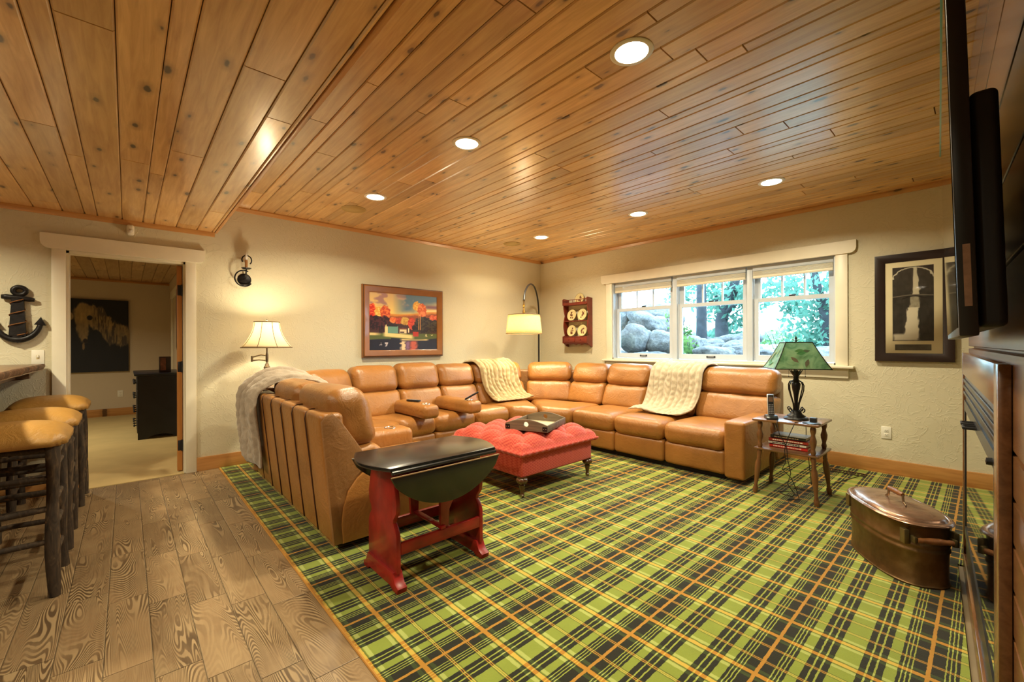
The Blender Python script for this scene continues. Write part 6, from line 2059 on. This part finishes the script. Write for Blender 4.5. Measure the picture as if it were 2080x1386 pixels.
# ================================================================== BEDROOM FURNITURE
navy = plain('navy_painted_wood', (0.012, 0.015, 0.024), 0.35, var=0.2)
ds = thing('dresser', 'tall navy-black dresser seen side-on in the bedroom', 'dresser', (-7.9, 0.33, 0.003))
dx0, dx1, dy0, dy1 = -8.45, -7.42, 0.105, 0.575
pts = [(dy0, 0.004), (dy0 + 0.09, 0.004)] + [(dy0 + 0.09 + (dy1 - dy0 - 0.18) * i / 10, 0.004 + 0.05 * math.sin(PI * i / 10) ** 0.5) for i in range(1, 10)] + [(dy1 - 0.09, 0.004), (dy1, 0.004), (dy1, 0.84), (dy0, 0.84)]
for x in (dx0, dx1 - 0.03):
    obj('side_panel', MB().prism(pts, 'x', x, x + 0.03), navy, ds)
obj('dresser_top', MB().box(dx0 - 0.03, dx1 + 0.03, dy0 - 0.035, dy1, 0.84, 0.868, 0.008), navy, ds)
obj('carcass', MB().box(dx0 + 0.03, dx1 - 0.03, dy0 + 0.02, dy1, 0.07, 0.84), navy, ds)
for i in range(4):
    z0 = 0.085 + i * 0.188
    for a, b in ((dx0 + 0.035, (dx0 + dx1) / 2 - 0.005), ((dx0 + dx1) / 2 + 0.005, dx1 - 0.035)):
        dw = obj('drawer', MB().box(a, b, dy0 - 0.006, dy0 + 0.02, z0, z0 + 0.178, 0.004), navy, ds)
        for kx in (a + 0.12, b - 0.12):
            obj('knob', MB().lathe([(0.007, 0), (0.007, 0.014), (0.016, 0.022), (0.014, 0.034), (0, 0.038)], 0, 0, 12, Matrix.Translation((kx, dy0 - 0.006, z0 + 0.09)) @ Matrix.Rotation(PI / 2, 4, 'X')), M['black'], dw)
bx_ = thing('keepsake_box', 'dark red-brown upright box standing on the bedroom dresser', 'box', (-7.60, 0.44, 0.869))
obj('box_body', MB().box(-7.66, -7.55, 0.33, 0.455, 0.869, 1.085, 0.003), plain('box_dark', lin(46, 28, 22), 0.4, var=0.3), bx_)
obj('box_front', MB().box(-7.552, -7.5485, 0.342, 0.40, 0.90, 1.07), plain('box_label', lin(120, 70, 48), 0.5, var=0.4, vs=20), bx_)
mr = thing('wall_mirror', 'dark-framed mirror on the bedroom wall above the dresser', 'mirror', (-7.9, YBR, 1.15))
obj('frame', frame_bars((-8.3, YBR - 0.02, 1.22), (0.62, 0, 0), (0, 0, 0.85), (0, -1, 0), 0.05, [(-0.004, -0.018), (-0.004, 0.006), (0.02, 0.016), (0.05, 0.008), (0.05, -0.018)]), navy, mr)
mmr, mn_, mb_ = newmat('mirror_glass')
setb(mn_, mb_, color=(0.8, 0.8, 0.8), metal=1.0, rough=mt(mn_, 'MULTIPLY', N(mn_, 'TexNoise', None, {'Scale': 2.0}).outputs['Fac'], 0.03))
obj('mirror_glass', MB().box(-8.305, -7.675, YBR - 0.02, YBR - 0.016, 1.215, 2.075), mmr, mr)


# ================================================================== OUTSIDE THE WINDOW
def rock_mat():
    m, nt, b = newmat('granite_boulder')
    g = N(nt, 'NewGeometry').outputs['Position']
    n1 = N(nt, 'TexNoise', None, {'Vector': g, 'Scale': 5.0, 'Detail': 8.0, 'Roughness': 0.65}).outputs['Fac']
    n2 = N(nt, 'TexNoise', None, {'Vector': g, 'Scale': 30.0, 'Detail': 4.0}).outputs['Fac']
    setb(nt, b, color=ramp(nt, mt(nt, 'ADD', mt(nt, 'MULTIPLY', n1, 0.7), mt(nt, 'MULTIPLY', n2, 0.3)), [(0.35, lin(70, 70, 74)), (0.5, lin(106, 106, 108)), (0.68, lin(148, 146, 142))]), rough=0.85)
    bump(nt, b, mt(nt, 'ADD', n1, mt(nt, 'MULTIPLY', n2, 0.4)), 0.7, 0.05)
    return m


M['rock'] = rock_mat()


def ray_xy(u, y):
    a = math.radians(47.97)
    k2 = (u - 1040) / 868.4
    dx, dy = -math.sin(a) + k2 * math.cos(a), math.cos(a) + k2 * math.sin(a)
    return dx / dy * y, y / dy


def zat(v, dep):
    return 1.24 - (v - 698.5) / 868.4 * dep


def boulder(u, v, y, rx, ry, rz, rot, seed, label, grp, sub=4):
    x, dep = ray_xy(u, y)
    z = zat(v, dep)
    bm = bmesh.new()
    bmesh.ops.create_icosphere(bm, subdivisions=sub, radius=1)
    R_ = Matrix.Rotation(rot, 3, 'Y')
    for vt_ in bm.verts:
        p = vt_.co.copy()
        s_ = 1 + 0.17 * mnoise.noise(p * 1.1 + Vector((seed * 3.7, seed, 0))) + 0.10 * mnoise.noise(p * 3.0 + Vector((seed, 9, seed * 2)))
        f = Vector((math.copysign(abs(p.x) ** 0.85, p.x), math.copysign(abs(p.y) ** 0.85, p.y), math.copysign(abs(p.z) ** 0.85, p.z))) * s_
        q = R_ @ Vector((f.x * rx, f.y * ry, f.z * rz))
        vt_.co = q + Vector((x, y, z))
    return top('boulder', MB().bm(bm), M['rock'], label, 'boulder', grp, smooth=180)


gb_ = 'boulders piled outside the window'
BL = [(1291, 690, 6.35, 0.245, 0.26, 0.245, 0.1, 1, 'big rounded speckled boulder outside the window, under the slanted slab'),
      (1348, 700, 6.55, 0.29, 0.26, 0.22, 0.35, 2, 'smooth pale-topped boulder beside the rounded speckled one outside'),
      (1312, 652, 7.00, 0.36, 0.30, 0.15, 0.50, 3, 'long slanted slab-like boulder on top of the pile outside'),
      (1350, 668, 7.45, 0.36, 0.30, 0.20, 0.45, 4, 'boulder leaning behind the slanted slab next to the green shrub outside'),
      (1262, 655, 6.95, 0.20, 0.24, 0.26, 0.0, 5, 'boulder half hidden by the window frame at the edge of the pile'),
      (1340, 644, 7.9, 0.45, 0.35, 0.24, 0.2, 6, 'rounded boulder at the back of the pile outside'),
      (1285, 660, 6.9, 0.09, 0.09, 0.08, 0.0, 7, 'small stone wedged between the big boulders outside'),
      (1320, 726, 6.10, 0.30, 0.20, 0.09, 0.0, 8, 'flat pale stone at the foot of the boulder pile, just above the sill'),
      (1255, 722, 6.05, 0.16, 0.18, 0.09, 0.0, 9, 'low stone in the corner of the window below the rounded boulder'),
      (1402, 700, 7.6, 0.22, 0.22, 0.17, 0.0, 10, 'boulder behind the leafy shrub in the middle window unit'),
      (1450, 718, 6.4, 0.32, 0.22, 0.10, 0.05, 11, 'broad flat pale rock below the heap of stones in the middle window unit'),
      (1510, 720, 6.9, 0.30, 0.25, 0.13, 0.0, 12, 'pale rock at the mullion side of the middle window unit'),
      (1545, 722, 6.6, 0.18, 0.2, 0.08, 0.0, 13, 'low grey rock behind the mullion next to the lamp'),
      (1680, 722, 7.4, 0.30, 0.25, 0.12, 0.0, 14, 'grey rock at the foot of the tree beside the window casing')]
for b_ in BL:
    boulder(*b_, gb_)
rr = random.Random(5)
for i in range(46):
    u, y = rr.uniform(1420, 1530), rr.uniform(7.6, 9.6)
    v = 713 - (y - 7.6) * 11 + rr.uniform(-4, 3) - (u - 1420) * 0.03
    s_ = rr.uniform(0.07, 0.15)
    boulder(u, v, y, s_ * 1.4, s_ * 1.2, s_ * 0.75, rr.uniform(-.3, .3), 30 + i, 'small grey stone in the heap of rubble outside the middle window unit', 'stones in the rubble heap', 2)
rk = struct('ground_outside', MB().hexa([(-16, 5.53, 0.1), (10, 5.53, 0.1), (20, 40, 0.1), (-45, 40, 0.1), (-16, 5.53, 0.985), (10, 5.53, 0.985), (20, 40, 1.35), (-45, 40, 1.35)]), plain('ground_gravel', lin(120, 124, 112), 0.95, var=0.3, vs=4, bmp=0.6, bs=14))

leafm = {}


def leaf_mat(nm, c):
    m = bpy.data.materials.new(nm)
    m.use_nodes = True
    nt = m.node_tree
    nt.nodes.clear()
    out = nt.nodes.new('ShaderNodeOutputMaterial')
    g = N(nt, 'NewGeometry').outputs['Position']
    nz = N(nt, 'TexNoise', None, {'Vector': g, 'Scale': 3.0, 'Detail': 3.0}).outputs['Fac']
    col = ramp(nt, nz, [(0.3, tuple(q * 0.6 for q in c)), (0.7, tuple(min(1, q * 1.3) for q in c))])
    mx = N(nt, 'MixShader', None, {0: 0.5, 1: N(nt, 'BsdfDiffuse', None, {'Color': col}).outputs[0], 2: N(nt, 'BsdfTranslucent', None, {'Color': col}).outputs[0]})
    nt.links.new(mx.outputs[0], out.inputs[0])
    return m


M['leaf1'] = leaf_mat('leaf_green', lin(104, 150, 134))
M['leaf2'] = leaf_mat('leaf_fresh', lin(110, 146, 86))
M['trunk'] = plain('tree_bark', lin(50, 54, 60), 0.9, var=0.35, vs=10, bmp=0.6, bs=25)


def leaves(clusters, n, size, seed):
    r = np.random.default_rng(seed)
    mb = MB()
    V_, F_ = [], []
    for (c, rad) in clusters:
        for k2 in range(n):
            d = r.normal(size=3)
            d /= np.linalg.norm(d)
            p = np.array(c) + d * np.array(rad) * (r.random() ** 0.5)
            a = r.normal(size=3)
            a /= np.linalg.norm(a)
            b = np.cross(a, r.normal(size=3))
            b /= np.linalg.norm(b)
            s1 = size * r.uniform(0.6, 1.3)
            o_ = len(V_)
            V_ += [tuple(p - a * s1), tuple(p + b * s1 * 0.5), tuple(p + a * s1), tuple(p - b * s1 * 0.5)]
            F_.append((o_, o_ + 1, o_ + 2, o_ + 3))
    return mb.add(V_, F_)


def tree(u, y, gz, trunk_r, path_uv, branches, clusters, label, mat_, seed, n=420, leafsz=0.075):
    x, dep = ray_xy(u, y)
    t = thing('tree', label, 'tree', (x, y, gz), 0, 'trees outside the window')

    def W_(uu, vv, yy):
        X, D = ray_xy(uu, yy)
        return (X, yy, zat(vv, D))
    P_ = [(x, y, gz - 0.3)] + [W_(*q) for q in path_uv]
    obj('trunk', MB().tube(cat(P_, 4), list(np.linspace(trunk_r, trunk_r * 0.55, len(cat(P_, 4)))), 12), M['trunk'], t, smooth=180)
    for bq in branches:
        pts_ = cat([W_(*q) for q in bq], 4)
        obj('branch', MB().tube(pts_, list(np.linspace(trunk_r * 0.5, trunk_r * 0.14, len(pts_))), 8), M['trunk'], t, smooth=180)
    if clusters:
        cl_ = [(W_(a, b, yy), (rd, rd, rd * 0.7)) for a, b, yy, rd in clusters]
        f = obj('foliage', leaves(cl_, n, leafsz, seed), mat_, t, smooth=0)
        f['kind'] = 'stuff'


tree(1425, 9.0, 1.1, 0.125, [(1425, 690, 9.0), (1425, 600, 9.0), (1424, 500, 9.0), (1424, 380, 9.0)], [], [(1424, 300, 9.0, 1.4)], 'straight dark tree trunk seen through the middle window unit', M['leaf1'], 1, 500)
cls = [(1440, 590, 10.4, 0.75), (1462, 560, 10.2, 0.8), (1500, 575, 10.3, 0.8), (1480, 600, 10, 0.6), (1512, 610, 10, 0.55), (1450, 625, 10, 0.5), (1400, 580, 10.8, 0.6), (1385, 600, 11, 0.5), (1535, 585, 10.6, 0.7), (1470, 685, 10.6, 0.4), (1505, 690, 10.6, 0.35), (1440, 690, 10.8, 0.35), (1495, 655, 10.3, 0.45)]
tree(1468, 10.0, 1.15, 0.16, [(1467, 690, 10.0), (1466, 650, 10.0), (1478, 620, 10.0), (1492, 580, 10.0), (1500, 520, 10.0)], [[(1466, 655, 10.0), (1458, 620, 10.1), (1450, 580, 10.2)], [(1472, 640, 10.0), (1490, 622, 9.9), (1512, 610, 9.9)]], cls, 'forked leafy tree seen through the middle window unit', M['leaf1'], 2, 150)
cls = [(1670, 580, 8.4, 0.55), (1690, 600, 8.4, 0.5), (1640, 590, 8.8, 0.5), (1610, 588, 9, 0.5), (1580, 580, 9.2, 0.5), (1655, 640, 8.6, 0.4), (1630, 660, 8.8, 0.4), (1665, 690, 8.6, 0.45), (1700, 660, 8.4, 0.45), (1640, 705, 8.8, 0.4), (1690, 710, 8.4, 0.4), (1615, 625, 9.2, 0.3), (1720, 620, 8.4, 0.6)]
tree(1682, 8.4, 1.1, 0.10, [(1682, 705, 8.4), (1678, 660, 8.4), (1672, 620, 8.4), (1662, 590, 8.4), (1650, 540, 8.4)], [[(1674, 630, 8.4), (1690, 600, 8.3), (1700, 560, 8.3)], [(1676, 650, 8.4), (1694, 632, 8.4), (1704, 625, 8.4)]], cls, 'leafy tree with bent trunk seen through the window unit behind the lamp', M['leaf1'], 3, 130, 0.06)
# far hedge on the skyline and shrubs near the rocks
xh, dh = ray_xy(1570, 26.0)
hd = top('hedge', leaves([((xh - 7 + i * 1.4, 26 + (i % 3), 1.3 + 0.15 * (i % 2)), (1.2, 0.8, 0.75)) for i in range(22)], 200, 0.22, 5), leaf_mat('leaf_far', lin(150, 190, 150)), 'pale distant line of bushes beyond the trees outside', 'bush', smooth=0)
hd['kind'] = 'stuff'
for (u, v, y, rad, nn, lab, sd_) in ((1375, 690, 6.7, 0.16, 150, 'leafy green shrub growing between the boulders behind the window mullion', 31), (1398, 712, 6.5, 0.20, 190, 'fresh green shrub in front of the rocks in the middle window unit', 32),
                                     (1370, 660, 7.4, 0.22, 170, 'tall thin shrub behind the boulder pile', 33), (1600, 712, 9.5, 0.5, 160, 'low pale shrub behind the green lamp shade outside', 34)):
    X, D = ray_xy(u, y)
    z = zat(v, D)
    sh_ = thing('shrub', lab, 'shrub', (X, y, z - rad))
    f = obj('foliage', leaves([((X, y, z), (rad, rad, rad * 1.1)), ((X + rad * .5, y + .1, z - rad * .6), (rad * .8, rad * .8, rad * .7))], nn, 0.035, sd_), M['leaf2'], sh_, smooth=0)
    f['kind'] = 'stuff'
    st_ = MB()
    for k2 in range(6):
        a = k2 * 1.05
        st_.tube([(X, y, z - rad * 1.6), (X + 0.3 * rad * math.cos(a), y + 0.3 * rad * math.sin(a), z - rad * 0.4), (X + 0.7 * rad * math.cos(a), y + 0.7 * rad * math.sin(a), z + rad * 0.6)], 0.005, 5)
    obj('stem', st_, M['trunk'], sh_)
